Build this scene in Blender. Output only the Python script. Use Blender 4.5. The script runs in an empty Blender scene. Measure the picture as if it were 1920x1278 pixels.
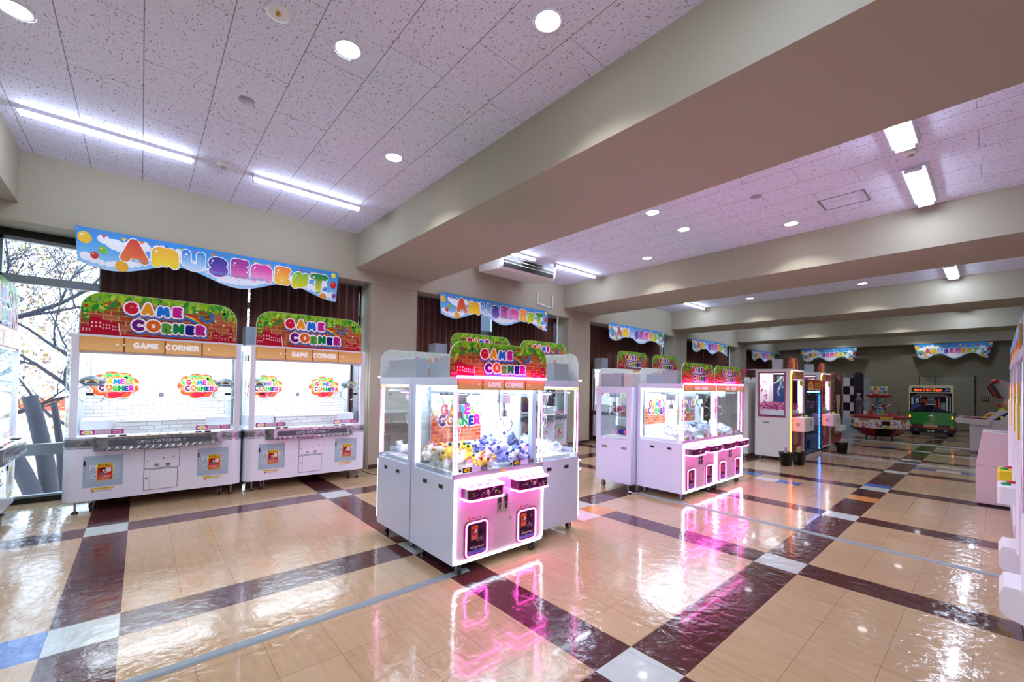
import bpy, math, random
from math import sin, cos, pi, radians, sqrt, atan2
from mathutils import Vector, Matrix
random.seed(7)
S = bpy.context.scene
COL = S.collection

# ------------------------------------------------------------------ camera, light, exposure
F, YAW, PITCH, ROLL, DY, CAMH = 795.04, 48.810, 1.126, 0.954, 66.84, 1.42
cam_d = bpy.data.cameras.new('camera'); cam = bpy.data.objects.new('camera', cam_d); COL.objects.link(cam)
def cam_matrix():
    y, p, r = radians(YAW), radians(PITCH), radians(ROLL)
    f = Vector((-sin(y)*cos(p), cos(y)*cos(p), sin(p))); rt = Vector((cos(y), sin(y), 0)); up = rt.cross(f)
    r2 = cos(r)*rt + sin(r)*up; u2 = -sin(r)*rt + cos(r)*up
    M = Matrix(((r2.x, u2.x, -f.x, 0), (r2.y, u2.y, -f.y, 0), (r2.z, u2.z, -f.z, CAMH), (0, 0, 0, 1)))
    return M
cam.matrix_world = cam_matrix()
cam_d.sensor_width = 36; cam_d.lens = F/1920*36; cam_d.shift_y = DY/1920; cam_d.clip_start = .02; cam_d.clip_end = 300
S.camera = cam
S.view_settings.view_transform = 'Standard'; S.view_settings.look = 'None'
S.view_settings.exposure = 0.82; S.view_settings.gamma = 1.0; S.view_settings.use_curve_mapping = False
W = bpy.data.worlds.new('sky'); S.world = W; W.use_nodes = True
wn = W.node_tree.nodes; wl = W.node_tree.links
wn.clear(); wo = wn.new('ShaderNodeOutputWorld'); wb = wn.new('ShaderNodeBackground'); wl.new(wb.outputs[0], wo.inputs[0])
wb.inputs[0].default_value = (0.60, 0.78, 1.0, 1); wb.inputs[1].default_value = 4.5
TUBE_E, DOWN_E, SPOT_W, LED_E, PINK_E, WNEON_E = 30.0, 14.0, 24.0, 6.5, 13.0, 5.0

# ------------------------------------------------------------------ colour + materials
def lin(c):
    if isinstance(c, str):
        c = tuple(int(c[i:i+2], 16)/255 for i in (0, 2, 4))
    return tuple((x/12.92 if x <= .04045 else ((x+.055)/1.055)**2.4) for x in c)
MATS = {}
def pbr(name, col, rough=.5, metal=0., emit=0., ecol=None, spec=.5, bump=None, coat=0.):
    if name in MATS: return MATS[name]
    m = bpy.data.materials.new(name); m.use_nodes = True; MATS[name] = m
    n = m.node_tree.nodes; b = n['Principled BSDF']
    b.inputs['Base Color'].default_value = (*lin(col), 1); b.inputs['Roughness'].default_value = rough
    b.inputs['Metallic'].default_value = metal; b.inputs['Specular IOR Level'].default_value = spec
    b.inputs['Coat Weight'].default_value = coat
    if emit:
        b.inputs['Emission Color'].default_value = (*lin(ecol or col), 1); b.inputs['Emission Strength'].default_value = emit
    if bump:
        sc, st = bump
        t = n.new('ShaderNodeTexNoise'); t.inputs['Scale'].default_value = sc; t.inputs['Detail'].default_value = 3
        tc = n.new('ShaderNodeTexCoord'); m.node_tree.links.new(tc.outputs['Object'], t.inputs['Vector'])
        bp = n.new('ShaderNodeBump'); bp.inputs['Strength'].default_value = st; bp.inputs['Distance'].default_value = .01
        m.node_tree.links.new(t.outputs[0], bp.inputs['Height']); m.node_tree.links.new(bp.outputs[0], b.inputs['Normal'])
    return m
def nmath(nt, op, a, b=None, c=None):
    n = nt.nodes.new('ShaderNodeMath'); n.operation = op
    for i, v in enumerate((a, b, c)):
        if v is None: continue
        if isinstance(v, (int, float)): n.inputs[i].default_value = v
        else: nt.links.new(v, n.inputs[i])
    return n.outputs[0]
def mixc(nt, fac, a, b):
    n = nt.nodes.new('ShaderNodeMix'); n.data_type = 'RGBA'
    for i, v in ((0, fac), (6, a), (7, b)):
        if isinstance(v, (int, float)): n.inputs[i].default_value = v
        elif isinstance(v, tuple): n.inputs[i].default_value = (*v, 1) if len(v) == 3 else v
        else: nt.links.new(v, n.inputs[i])
    return n.outputs[2]
def glass(name, tint, refl=.25):
    if name in MATS: return MATS[name]
    m = bpy.data.materials.new(name); m.use_nodes = True; MATS[name] = m
    nt = m.node_tree; n = nt.nodes; n.clear()
    o = n.new('ShaderNodeOutputMaterial'); mx = n.new('ShaderNodeMixShader'); tr = n.new('ShaderNodeBsdfTransparent'); gl = n.new('ShaderNodeBsdfGlossy')
    tr.inputs[0].default_value = (*tint, 1); gl.inputs['Roughness'].default_value = .02
    fr = n.new('ShaderNodeLayerWeight'); fr.inputs['Blend'].default_value = refl
    nt.links.new(nmath(nt, 'MULTIPLY', fr.outputs['Fresnel'], .6), mx.inputs[0])
    nt.links.new(tr.outputs[0], mx.inputs[1]); nt.links.new(gl.outputs[0], mx.inputs[2]); nt.links.new(mx.outputs[0], o.inputs[0])
    return m
def attr_mat(name, rough=.4, emit=0., spec=.4):
    if name in MATS: return MATS[name]
    m = pbr(name, (1, 1, 1), rough, spec=spec)
    nt = m.node_tree; b = nt.nodes['Principled BSDF']; a = nt.nodes.new('ShaderNodeAttribute'); a.attribute_name = 'Col'
    nt.links.new(a.outputs['Color'], b.inputs['Base Color'])
    if emit: nt.links.new(a.outputs['Color'], b.inputs['Emission Color']); b.inputs['Emission Strength'].default_value = emit
    return m

# ------------------------------------------------------------------ mesh builder
def link(o, parent=None):
    COL.objects.link(o)
    if parent is not None: o.parent = parent
    return o
class MB:
    def __init__(s): s.v = []; s.f = []; s.m = []; s.mats = []; s.sm = []
    def mi(s, m):
        if m not in s.mats: s.mats.append(m)
        return s.mats.index(m)
    def add(s, vs, fs, m, smooth=False, M=None):
        k = len(s.v); i = s.mi(m)
        for p in vs:
            s.v.append(tuple(M @ Vector(p)) if M is not None else tuple(p))
        for f in fs: s.f.append(tuple(k+j for j in f)); s.m.append(i); s.sm.append(smooth)
    def box(s, a, b, m, M=None):
        (x0, y0, z0), (x1, y1, z1) = [tuple(min(a[i], b[i]) for i in range(3)), tuple(max(a[i], b[i]) for i in range(3))]
        s.add([(x0,y0,z0),(x1,y0,z0),(x1,y1,z0),(x0,y1,z0),(x0,y0,z1),(x1,y0,z1),(x1,y1,z1),(x0,y1,z1)],
              [(0,3,2,1),(4,5,6,7),(0,1,5,4),(1,2,6,5),(2,3,7,6),(3,0,4,7)], m, M=M)
        return s
    def bbox(s, a, b, m, r=.01, M=None):
        # box whose four vertical (z) edges and top edge are bevelled
        x0,x1 = sorted((a[0],b[0])); y0,y1 = sorted((a[1],b[1])); z0,z1 = sorted((a[2],b[2]))
        ring = lambda d, z: [(x0+d,y0+r if d<r else y0+r,z)]
        pts = rrect(x0, y0, x1, y1, r, 3)
        ins = rrect(x0+r*.6, y0+r*.6, x1-r*.6, y1-r*.6, r*.6, 3)
        n = len(pts)
        vs = [(x,y,z0) for x,y in pts]+[(x,y,z1-r*.6) for x,y in pts]+[(x,y,z1) for x,y in ins]
        fs = [tuple(reversed(range(n))), tuple(range(2*n,3*n))]
        for i in range(n):
            j=(i+1)%n; fs += [(i,j,n+j,n+i),(n+i,n+j,2*n+j,2*n+i)]
        s.add(vs, fs, m, M=M); return s
    def cyl(s, p, q, r, m, n=16, r2=None, smooth=True, caps=True, M=None):
        p, q = Vector(p), Vector(q); d = (q-p).normalized(); a = d.orthogonal().normalized(); b = d.cross(a)
        r2 = r if r2 is None else r2
        vs = [tuple(p+(a*cos(2*pi*i/n)+b*sin(2*pi*i/n))*r) for i in range(n)]+[tuple(q+(a*cos(2*pi*i/n)+b*sin(2*pi*i/n))*r2) for i in range(n)]
        s.add(vs, [(i,(i+1)%n,n+(i+1)%n,n+i) for i in range(n)], m, smooth, M)
        if caps: s.add(vs, [tuple(reversed(range(n))), tuple(range(n,2*n))], m, False, M)
        return s
    def tube(s, pts, r, m, n=8, closed=False, M=None, rs=None):
        P = [Vector(p) for p in pts]; k = len(P); rings = []; up = None
        for i in range(k):
            if closed: d = P[(i+1)%k]-P[i-1]
            else: d = P[min(i+1,k-1)]-P[max(i-1,0)]
            d.normalize()
            if up is None: up = d.orthogonal().normalized()
            up = (up-d*up.dot(d)); up = up.normalized() if up.length>1e-6 else d.orthogonal().normalized()
            b = d.cross(up); rr = rs[i] if rs else r
            rings += [tuple(P[i]+(up*cos(2*pi*j/n)+b*sin(2*pi*j/n))*rr) for j in range(n)]
        fs = []
        for i in range(k if closed else k-1):
            a0 = i*n; b0 = ((i+1)%k)*n
            fs += [(a0+j, a0+(j+1)%n, b0+(j+1)%n, b0+j) for j in range(n)]
        if not closed: fs += [tuple(reversed(range(n))), tuple(range((k-1)*n, k*n))]
        s.add(rings, fs, m, True, M); return s
    def prism(s, pts, z0, z1, m, M=None, axis='z'):
        # extrude polygon; axis x: pts=(y,z), axis y: pts=(x,z)
        n = len(pts)
        def P(a, b, c): return (a,b,c) if axis=='z' else ((c,a,b) if axis=='x' else (a,c,b))
        vs = [P(x,y,z0) for x,y in pts]+[P(x,y,z1) for x,y in pts]
        s.add(vs, [tuple(reversed(range(n))), tuple(range(n,2*n))]+[(i,(i+1)%n,n+(i+1)%n,n+i) for i in range(n)], m, M=M); return s
    def sphere(s, c, r, m, sx=1, sy=1, sz=1, n=12, k=8, M=None):
        vs = [(c[0], c[1], c[2]-r*sz)]; fs = []
        for i in range(1, k):
            t = -pi/2+pi*i/k
            vs += [(c[0]+r*sx*cos(t)*cos(2*pi*j/n), c[1]+r*sy*cos(t)*sin(2*pi*j/n), c[2]+r*sz*sin(t)) for j in range(n)]
        vs.append((c[0], c[1], c[2]+r*sz)); L = len(vs)-1
        fs += [(0, 1+(j+1)%n, 1+j) for j in range(n)]
        for i in range(k-2):
            a = 1+i*n
            fs += [(a+j, a+(j+1)%n, a+n+(j+1)%n, a+n+j) for j in range(n)]
        a = 1+(k-2)*n; fs += [(a+j, a+(j+1)%n, L) for j in range(n)]
        s.add(vs, fs, m, True, M); return s
    def lathe(s, prof, m, n=24, M=None, c=(0,0)):
        k = len(prof); vs = []
        for r, z in prof: vs += [(c[0]+r*cos(2*pi*j/n), c[1]+r*sin(2*pi*j/n), z) for j in range(n)]
        s.add(vs, [(i*n+j, i*n+(j+1)%n, (i+1)*n+(j+1)%n, (i+1)*n+j) for i in range(k-1) for j in range(n)], m, True, M); return s
    def build(s, name, parent=None, loc=None, rot=None, cols=None):
        me = bpy.data.meshes.new(name); me.from_pydata(s.v, [], s.f)
        for m in s.mats: me.materials.append(m)
        me.polygons.foreach_set('material_index', s.m); me.polygons.foreach_set('use_smooth', s.sm); me.update()
        o = link(bpy.data.objects.new(name, me), parent)
        if loc: o.location = loc
        if rot: o.rotation_euler = rot
        return o
def rrect(x0, y0, x1, y1, r, n=5):
    pts = []
    for cx, cy, a in ((x1-r, y1-r, 0), (x0+r, y1-r, 90), (x0+r, y0+r, 180), (x1-r, y0+r, 270)):
        pts += [(cx+r*cos(radians(a+90*i/n)), cy+r*sin(radians(a+90*i/n))) for i in range(n+1)]
    return pts
_tx = {}
def glyphs(text, bold=0.):
    key = (text, bold)
    if key not in _tx:
        c = bpy.data.curves.new('t', 'FONT'); c.body = text; c.size = 1; c.offset = bold; c.resolution_u = 2; c.fill_mode = 'FRONT'; c.align_x = 'CENTER'
        o = bpy.data.objects.new('t', c); me = bpy.data.meshes.new_from_object(o)
        _tx[key] = ([(v.co.x, v.co.y) for v in me.vertices], [tuple(p.vertices) for p in me.polygons])
        bpy.data.objects.remove(o); bpy.data.curves.remove(c); bpy.data.meshes.remove(me)
    return _tx[key]

# ------------------------------------------------------------------ flat print builder (each polygon its own colour)
class Print:
    def __init__(s, gap=.0006): s.v = []; s.f = []; s.c = []; s.gap = gap; s.ox = s.oy = 0; s.sc = 1.; s.base = 0; s.clip = None
    def poly(s, pts, col, L=0):
        k = len(s.v); P = [(s.ox+s.sc*x, s.oy+s.sc*y) for x, y in pts]
        if s.clip and not all(s.clip(*p) for p in P): return
        s.n = getattr(s, 'n', 0)+1; z = (L+(s.n % 11)*.07)*s.gap; s.v += [(x, y, z) for x, y in P]; s.f.append(tuple(range(k, k+len(P))))
        for (x, y), (X, Y) in zip(pts, P): s.c.append(lin(col(x, y)) if callable(col) else lin(col))
    def rect(s, x0, y0, x1, y1, col, L=0): s.poly([(x0,y0),(x1,y0),(x1,y1),(x0,y1)], col, L)
    def disc(s, x, y, r, col, L=0, n=16, ry=None, a=0):
        ry = r if ry is None else ry
        s.poly([(x+r*cos(2*pi*i/n)*cos(a)-ry*sin(2*pi*i/n)*sin(a), y+r*cos(2*pi*i/n)*sin(a)+ry*sin(2*pi*i/n)*cos(a)) for i in range(n)], col, L)
    def ring(s, pts, w, col, L=0):
        s.stroke(pts+[pts[0]], w/2, col, L)
    def stroke(s, pts, r, col, L=0, n=6):
        for (x0, y0), (x1, y1) in zip(pts, pts[1:]):
            a = atan2(y1-y0, x1-x0)
            P = [(x1+r*cos(a-pi/2+pi*i/n), y1+r*sin(a-pi/2+pi*i/n)) for i in range(n+1)]
            P += [(x0+r*cos(a+pi/2+pi*i/n), y0+r*sin(a+pi/2+pi*i/n)) for i in range(n+1)]
            s.poly(P, col, L)
    def text(s, t, x, y, size, col, L=0, bold=0., sx=1.):
        vs, fs = glyphs(t, bold); w = size
        for f in fs: s.poly([(x+vs[i][0]*w*sx, y+vs[i][1]*w) for i in f], col, L)
    def marks(s, x, y, w, h, col, L=0, n=6, seed=1):
        # a row of small illegible characters, centred on x
        R = random.Random(seed+n); k = w/n
        for i in range(n):
            cx = x-w/2+k*(i+.5)
            for j in range(3):
                a = R.choice((0, 1.57, .8, 2.3)); l = k*.36; dy = R.uniform(.25, .75)*h
                s.stroke([(cx-l*cos(a)*.9, y+dy-min(l, h*.4)*sin(a)), (cx+l*cos(a)*.9, y+dy+min(l, h*.4)*sin(a))], min(k, h)*.075, col, L, 3)
    def leaf(s, x, y, l, a, col, L=0):
        s.poly([(x+l*(u*cos(a)-v*sin(a)), y+l*(u*sin(a)+v*cos(a))) for u, v in ((0,0),(.3,.24),(.65,.22),(1,0),(.65,-.22),(.3,-.24))], col, L)
    def build(s, name, parent=None, fn=None, mat=None, extra=None):
        fn = fn or (lambda u, v, w: (w, u, v))
        me = bpy.data.meshes.new(name); me.from_pydata([fn(*p) for p in s.v], [], s.f)
        ca = me.color_attributes.new('Col', 'FLOAT_COLOR', 'CORNER')
        buf = []
        for c in s.c: buf += [*c, 1.]
        ca.data.foreach_set('color', buf)
        me.materials.append(mat or M_PRINT); me.update()
        return link(bpy.data.objects.new(name, me), parent)
M_PRINT = attr_mat('printed_vinyl', .4, spec=.2)
M_PRINTG = attr_mat('glossy_print', .3, spec=.12)
M_LIT = attr_mat('backlit_print', .3, .55)

def thing(name, label, cat, loc=(0,0,0), rz=0., group=None):
    o = link(bpy.data.objects.new(name, None)); o.location = loc; o.rotation_euler = (0,0,rz); o.empty_display_size = .1
    o['label'] = label; o['category'] = cat
    if group: o['group'] = group
    return o
def tag(o, label, cat, group=None, kind=None):
    o['label'] = label; o['category'] = cat
    if group: o['group'] = group
    if kind: o['kind'] = kind
    return o
def struct(o): o['kind'] = 'structure'; return o
def copy_tree(o, parent=None):
    c = o.copy(); COL.objects.link(c); c.parent = parent
    for ch in list(o.children): copy_tree(ch, c)
    return c
def place(proto, used, loc, rz, label, group=None):
    o = copy_tree(proto) if used else proto
    o.location = loc; o.rotation_euler = (0, 0, rz); o['label'] = label
    if group: o['group'] = group
    return o

# ------------------------------------------------------------------ stroke letters (fat balloon shapes)
def arc(cx, cy, rx, ry, a0, a1, n=12): return [(cx+rx*cos(radians(a0+(a1-a0)*i/n)), cy+ry*sin(radians(a0+(a1-a0)*i/n))) for i in range(n+1)]
FT = {
 'A': (.72, [[(.06,0),(.36,.95),(.66,0)], [(.18,.26),(.54,.26)]]),
 'M': (.92, [[(.04,0),(.16,.95),(.46,.3),(.76,.95),(.88,0)]]),
 'm': (.84, [[(.06,0)]+arc(.24,.68,.18,.25,180,10,8)+[(.42,.1)], [(.42,.1)]+arc(.6,.68,.18,.25,170,0,8)+[(.78,0)]]),
 'G': (.82, [arc(.42,.48,.38,.46,50,330,16), [(.46,.42),(.76,.42),(.74,.22)]]),
 'C': (.78, [arc(.42,.48,.38,.46,52,308,16)]),
 'O': (.86, [arc(.43,.48,.38,.46,0,360,20)]),
 'E': (.6, [[(.56,.93),(.08,.93),(.08,.03),(.56,.03)], [(.08,.48),(.5,.48)]]),
 'R': (.7, [[(.08,0),(.08,.93)]+arc(.34,.68,.26,.25,90,-90,8)+[(.12,.43)], [(.36,.42),(.64,0)]]),
 'N': (.78, [[(.06,0),(.06,.93),(.7,.03),(.7,.95)]]),
 'n': (.68, [[(.06,0)]+arc(.3,.66,.24,.28,180,100,4)+[(.32,.15)], [(.3,.12),(.62,.3),(.62,.9)]]),
 'U': (.76, [[(.08,.95)]+arc(.38,.34,.3,.32,180,360,10)+[(.68,.95)]]),
 'S': (.64, [arc(.32,.7,.25,.23,20,250,8)+arc(.32,.25,.26,.25,80,-150,10)]),
 'T': (.74, [[(.04,.92),(.7,.92)], [(.37,.92),(.37,0)]]),
}
def letter(P, ch, x, y, h, r, col, L, sx=1.):
    for st in FT[ch][1]: P.stroke([(x+a*h*sx, y+b*h) for a, b in st], r, col, L, 5)
def word(P, spec, x, y, h, r, outline, gapx=.16, sx=1.):
    # spec: list of (char, colour or (top,bottom), dy, scale)
    cx = x; items = []
    for ch, col, dy, sc in spec:
        items.append((ch, cx, y+dy*h, h*sc, col)); cx += (FT[ch][0]*sc*sx+gapx)*h
    for dx, dyy, rad, oc, L in outline:
        for ch, a, b, hh, col in items: letter(P, ch, a+dx, b+dyy, hh, r+rad, oc, L, sx)
    Lt = max(o[4] for o in outline)+1.5
    for ch, a, b, hh, col in items:
        if isinstance(col, tuple):
            c0 = [int(col[0][i:i+2],16)/255 for i in (0,2,4)]; c1 = [int(col[1][i:i+2],16)/255 for i in (0,2,4)]
            def g(u, v, b=b, hh=hh, c0=c0, c1=c1):
                t = min(1, max(0, (v-b)/hh)); return tuple(c1[i]*(1-t)+c0[i]*t for i in range(3))
            letter(P, ch, a, b, hh, r, g, Lt, sx)
            P.disc(a+.1*hh, b+.84*hh, .085*hh, 'f6f2f8', Lt+1.5, 12, .06*hh, .8); P.disc(a+.03*hh, b+.66*hh, .045*hh, 'f0eaf4', Lt+1.5, 8)
        else: letter(P, ch, a, b, hh, r, col, Lt, sx)
    return cx
# ------------------------------------------------------------------ shared materials
def wall_mat():
    m = pbr('painted_wall', 'aaa48f', .75, bump=(60, .05)); return m
M_WALL = wall_mat()
M_FARWALL = pbr('olive_grey_paint', '837f68', .7)
M_WHITE = pbr('white_enamel', 'e4e9f4', .22, coat=.3)
M_LILAC = pbr('pale_enamel', 'dbe4fc', .25, coat=.3)
M_CHROME = pbr('chrome', 'c8ccd0', .12, 1.)
M_STEEL = pbr('brushed_steel', '9aa0a4', .35, 1.)
M_ALU = pbr('aluminium', 'b9c2ca', .35, .9); M_COVER = pbr('cable_cover_grey', '8b979d', .4)
M_BLACK = pbr('black_plastic', '0c0b0e', .35)
M_RUBBER = pbr('rubber', '2a2226', .6)
M_GREYBOX = pbr('grey_painted_steel', 'a9b4bc', .4)
M_PLASTIC = pbr('white_plastic', 'f2f2f4', .35)
M_GLASS = glass('clear_glass', (.94, .97, .97), .18)
M_ACRYL = glass('clear_acrylic', (.97, .98, .98), .12)
M_LED = pbr('white_led', 'ffffff', .5, emit=LED_E, ecol='f0f6ff')
M_TUBE = pbr('fluorescent_tube', 'ffffff', .5, emit=TUBE_E, ecol='d6e4ff')
M_LAMP = pbr('downlight_lamp', 'ffffff', .5, emit=DOWN_E, ecol='f4f8ff')
M_PINK = pbr('pink_neon', 'ff70d8', .4, emit=PINK_E, ecol='ff58cc')
M_HOT = pbr('hot_pink_led', 'ff4aa8', .4, emit=7, ecol='ff3fa8')
M_WNEON = pbr('white_neon', 'ffffff', .4, emit=WNEON_E, ecol='e4f2ff')
M_DARKFRAME = pbr('dark_red_frame', '5a1330', .3)

def tile_ceiling():
    m = bpy.data.materials.new('acoustic_ceiling_tile'); m.use_nodes = True; nt = m.node_tree; n = nt.nodes; b = n['Principled BSDF']
    tc = n.new('ShaderNodeTexCoord'); sp = n.new('ShaderNodeSeparateXYZ'); nt.links.new(tc.outputs['Object'], sp.inputs[0])
    y = nmath(nt, 'DIVIDE', nmath(nt, 'ADD', sp.outputs[1], .903+44.), .4398)
    row = nmath(nt, 'FLOOR', y); fy = nmath(nt, 'FRACT', y)
    x = nmath(nt, 'DIVIDE', nmath(nt, 'ADD', nmath(nt, 'ADD', sp.outputs[0], 3.74+91.+.455), nmath(nt, 'MULTIPLY', nmath(nt, 'MODULO', row, 2.), .455)), .91)
    fx = nmath(nt, 'FRACT', x)
    s1 = nmath(nt, 'LESS_THAN', nmath(nt, 'MINIMUM', fx, nmath(nt, 'SUBTRACT', 1., fx)), .0022)
    s2 = nmath(nt, 'LESS_THAN', nmath(nt, 'MINIMUM', fy, nmath(nt, 'SUBTRACT', 1., fy)), .0075)
    seam = nmath(nt, 'MAXIMUM', s1, s2)
    mp = n.new('ShaderNodeMapping'); nt.links.new(tc.outputs['Object'], mp.inputs[0]); mp.inputs['Scale'].default_value = (1., 2.0, 1.)
    mp.inputs['Rotation'].default_value = (0, 0, .12)
    ns = n.new('ShaderNodeTexNoise'); ns.inputs['Scale'].default_value = 46; ns.inputs['Detail'].default_value = 1.; ns.inputs['Roughness'].default_value = .4; ns.inputs['Distortion'].default_value = .9
    nt.links.new(mp.outputs[0], ns.inputs['Vector'])
    n2 = n.new('ShaderNodeTexNoise'); n2.inputs['Scale'].default_value = 7; nt.links.new(tc.outputs['Object'], n2.inputs['Vector'])
    pit = nmath(nt, 'GREATER_THAN', ns.outputs[0], .67)
    base = mixc(nt, nmath(nt, 'MULTIPLY', n2.outputs[0], .25), lin('e9edff'), lin('dde1f8'))
    c = mixc(nt, nmath(nt, 'MULTIPLY', pit, .8), base, lin('6a6470'))
    c = mixc(nt, nmath(nt, 'MULTIPLY', seam, .7), c, lin('4c4852'))
    nt.links.new(c, b.inputs['Base Color']); b.inputs['Roughness'].default_value = .85
    return m
M_CEIL = tile_ceiling()

def floor_mat(name, col, col2, seamcol, rough=.1):
    m = bpy.data.materials.new(name); m.use_nodes = True; nt = m.node_tree; n = nt.nodes; b = n['Principled BSDF']
    tc = n.new('ShaderNodeTexCoord'); sp = n.new('ShaderNodeSeparateXYZ'); nt.links.new(tc.outputs['Object'], sp.inputs[0])
    fx = nmath(nt, 'FRACT', nmath(nt, 'DIVIDE', nmath(nt, 'ADD', sp.outputs[0], 5.673+31.03), .3103))
    fy = nmath(nt, 'FRACT', nmath(nt, 'DIVIDE', nmath(nt, 'ADD', sp.outputs[1], .352+29.55), .2955))
    seam = nmath(nt, 'MAXIMUM', nmath(nt, 'LESS_THAN', nmath(nt, 'MINIMUM', fx, nmath(nt, 'SUBTRACT', 1., fx)), .006), nmath(nt, 'LESS_THAN', nmath(nt, 'MINIMUM', fy, nmath(nt, 'SUBTRACT', 1., fy)), .006))
    mp = n.new('ShaderNodeMapping'); nt.links.new(tc.outputs['Object'], mp.inputs[0]); mp.inputs['Scale'].default_value = (2.2, 16., 1.)
    st = n.new('ShaderNodeTexNoise'); st.inputs['Scale'].default_value = 2.2; st.inputs['Detail'].default_value = 5; nt.links.new(mp.outputs[0], st.inputs['Vector'])
    # tile to tile tone
    fl = n.new('ShaderNodeCombineXYZ')
    nt.links.new(nmath(nt, 'FLOOR', nmath(nt, 'DIVIDE', nmath(nt, 'ADD', sp.outputs[0], 5.673+31.03), .3103)), fl.inputs[0])
    nt.links.new(nmath(nt, 'FLOOR', nmath(nt, 'DIVIDE', nmath(nt, 'ADD', sp.outputs[1], .352+29.55), .2955)), fl.inputs[1])
    wn_ = n.new('ShaderNodeTexWhiteNoise'); nt.links.new(fl.outputs[0], wn_.inputs['Vector'])
    f = nmath(nt, 'ADD', nmath(nt, 'MULTIPLY', nmath(nt, 'SUBTRACT', st.outputs[0], .5), 1.5), nmath(nt, 'MULTIPLY', wn_.outputs[0], .35))
    cc = n.new('ShaderNodeClamp'); nt.links.new(f, cc.inputs[0])
    c = mixc(nt, cc.outputs[0], lin(col), lin(col2))
    sk = n.new('ShaderNodeTexNoise'); sk.inputs['Scale'].default_value = 22; sk.inputs['Detail'].default_value = 2; nt.links.new(tc.outputs['Object'], sk.inputs['Vector'])
    c = mixc(nt, nmath(nt, 'MULTIPLY', nmath(nt, 'GREATER_THAN', sk.outputs[0], .79), .8), c, lin('1d1512'))
    c = mixc(nt, nmath(nt, 'MULTIPLY', seam, .45), c, lin(seamcol))
    nt.links.new(c, b.inputs['Base Color'])
    wv = n.new('ShaderNodeTexNoise'); wv.inputs['Scale'].default_value = 13; wv.inputs['Detail'].default_value = 4.; wv.inputs['Distortion'].default_value = .6
    nt.links.new(tc.outputs['Object'], wv.inputs['Vector'])
    bp = n.new('ShaderNodeBump'); bp.inputs['Strength'].default_value = .19; bp.inputs['Distance'].default_value = .02; nt.links.new(wv.outputs[0], bp.inputs['Height'])
    nt.links.new(bp.outputs[0], b.inputs['Normal'])
    nt.links.new(nmath(nt, 'ADD', nmath(nt, 'MULTIPLY', wv.outputs[0], .1), rough-.05), b.inputs['Roughness'])
    b.inputs['Specular IOR Level'].default_value = .5; b.inputs['Coat Weight'].default_value = .28; b.inputs['Coat Roughness'].default_value = .04
    return m
FM = {'beige': floor_mat('beige_vinyl_tile', 'c2a480', 'ad8e6a', '4a382c'), 'maroon': floor_mat('maroon_vinyl_tile', '522628', '3d191c', '1c0a0c'),
      'white': floor_mat('pale_grey_vinyl_tile', 'c9d2cf', 'b7c2c0', '6e7876'), 'blue': floor_mat('blue_vinyl_tile', '3f6db8', '2f5ba6', '122448'),
      'orange': floor_mat('orange_vinyl_tile', 'd9954f', 'c98440', '70401c'), 'offwhite': floor_mat('white_vinyl_tile', 'e6dfe0', 'd8d0d0', '8a8484')}

# ------------------------------------------------------------------ floor
ROWS = [(-6.55,-6.25), (-4.5,-4.2), (-2.42, -2.12), (-.352, -.055), (1.745, 2.055), (3.841, 4.131), (5.882, 6.161), (7.907, 8.215), (9.87, 10.18), (11.9, 12.2), (13.86, 14.15), (15.9, 16.2), (17.95, 18.2), (20., 20.3), (22.05, 22.35)]
COLS = [(-7.85, -7.54), (-5.673, -5.36), (-3.503, -3.188), (-1.323, -1.017), (.85, 1.16)]
SPEC = [(-3.503, -3.188, -2.2, -.352, 'blue'), (-3.188, -2.872, 3.841, 4.131, 'orange'), (-3.188, -2.872, 3.55, 3.841, 'offwhite'),
        (-1.323, -1.017, 8.215, 8.47, 'blue'), (-1.323, -1.017, 7.04, 7.36, 'orange'), (-1.017, -.72, 10.78, 11.02, 'blue'), (-.72, -.42, 10.78, 11.02, 'offwhite'), (-.42, -.12, 10.78, 11.02, 'blue'),
        (-2.87, -2.56, 7.62, 7.907, 'blue'), (-2.87, -2.56, 7.35, 7.62, 'orange'), (-2.56, -2.25, 7.35, 7.62, 'offwhite'), (-2.25, -1.94, 7.35, 7.62, 'blue'),
        (-1.93, -1.63, 14.15, 14.4, 'blue'), (-.9, -.3, 13.5, 13.7, 'offwhite'), (-2.9, -2.5, 14.6, 14.9, 'orange'), (-2.9, -2.5, 15.2, 15.5, 'blue'), (-1., -.6, 15., 15.25, 'offwhite'), (-.6, -.2, 16.6, 16.85, 'blue')]
def fcol(x, y):
    for a, b, c, d, k in SPEC:
        if a < x < b and c < y < d: return k
    ic = any(a < x < b for a, b in COLS); ir = any(a < y < b for a, b in ROWS)
    return 'white' if ic and ir else ('maroon' if ic or ir else 'beige')
xs = sorted({-7.2, 1.6, *[v for p in COLS for v in p if -7.2 < v < 1.6], *[v for s_ in SPEC for v in s_[:2]]})
ys = sorted({-7.5, 23.1, *[v for p in ROWS for v in p], *[v for s_ in SPEC for v in s_[2:4]]})
fb = MB()
for i in range(len(xs)-1):
    for j in range(len(ys)-1):
        fb.add([(xs[i],ys[j],0),(xs[i+1],ys[j],0),(xs[i+1],ys[j+1],0),(xs[i],ys[j+1],0)], [(0,1,2,3)], FM[fcol((xs[i]+xs[i+1])/2, (ys[j]+ys[j+1])/2)])
fb.box((-7.2,-7.5,-.2),(1.6,23.1,-.002), M_FARWALL)
struct(fb.build('floor'))

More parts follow.
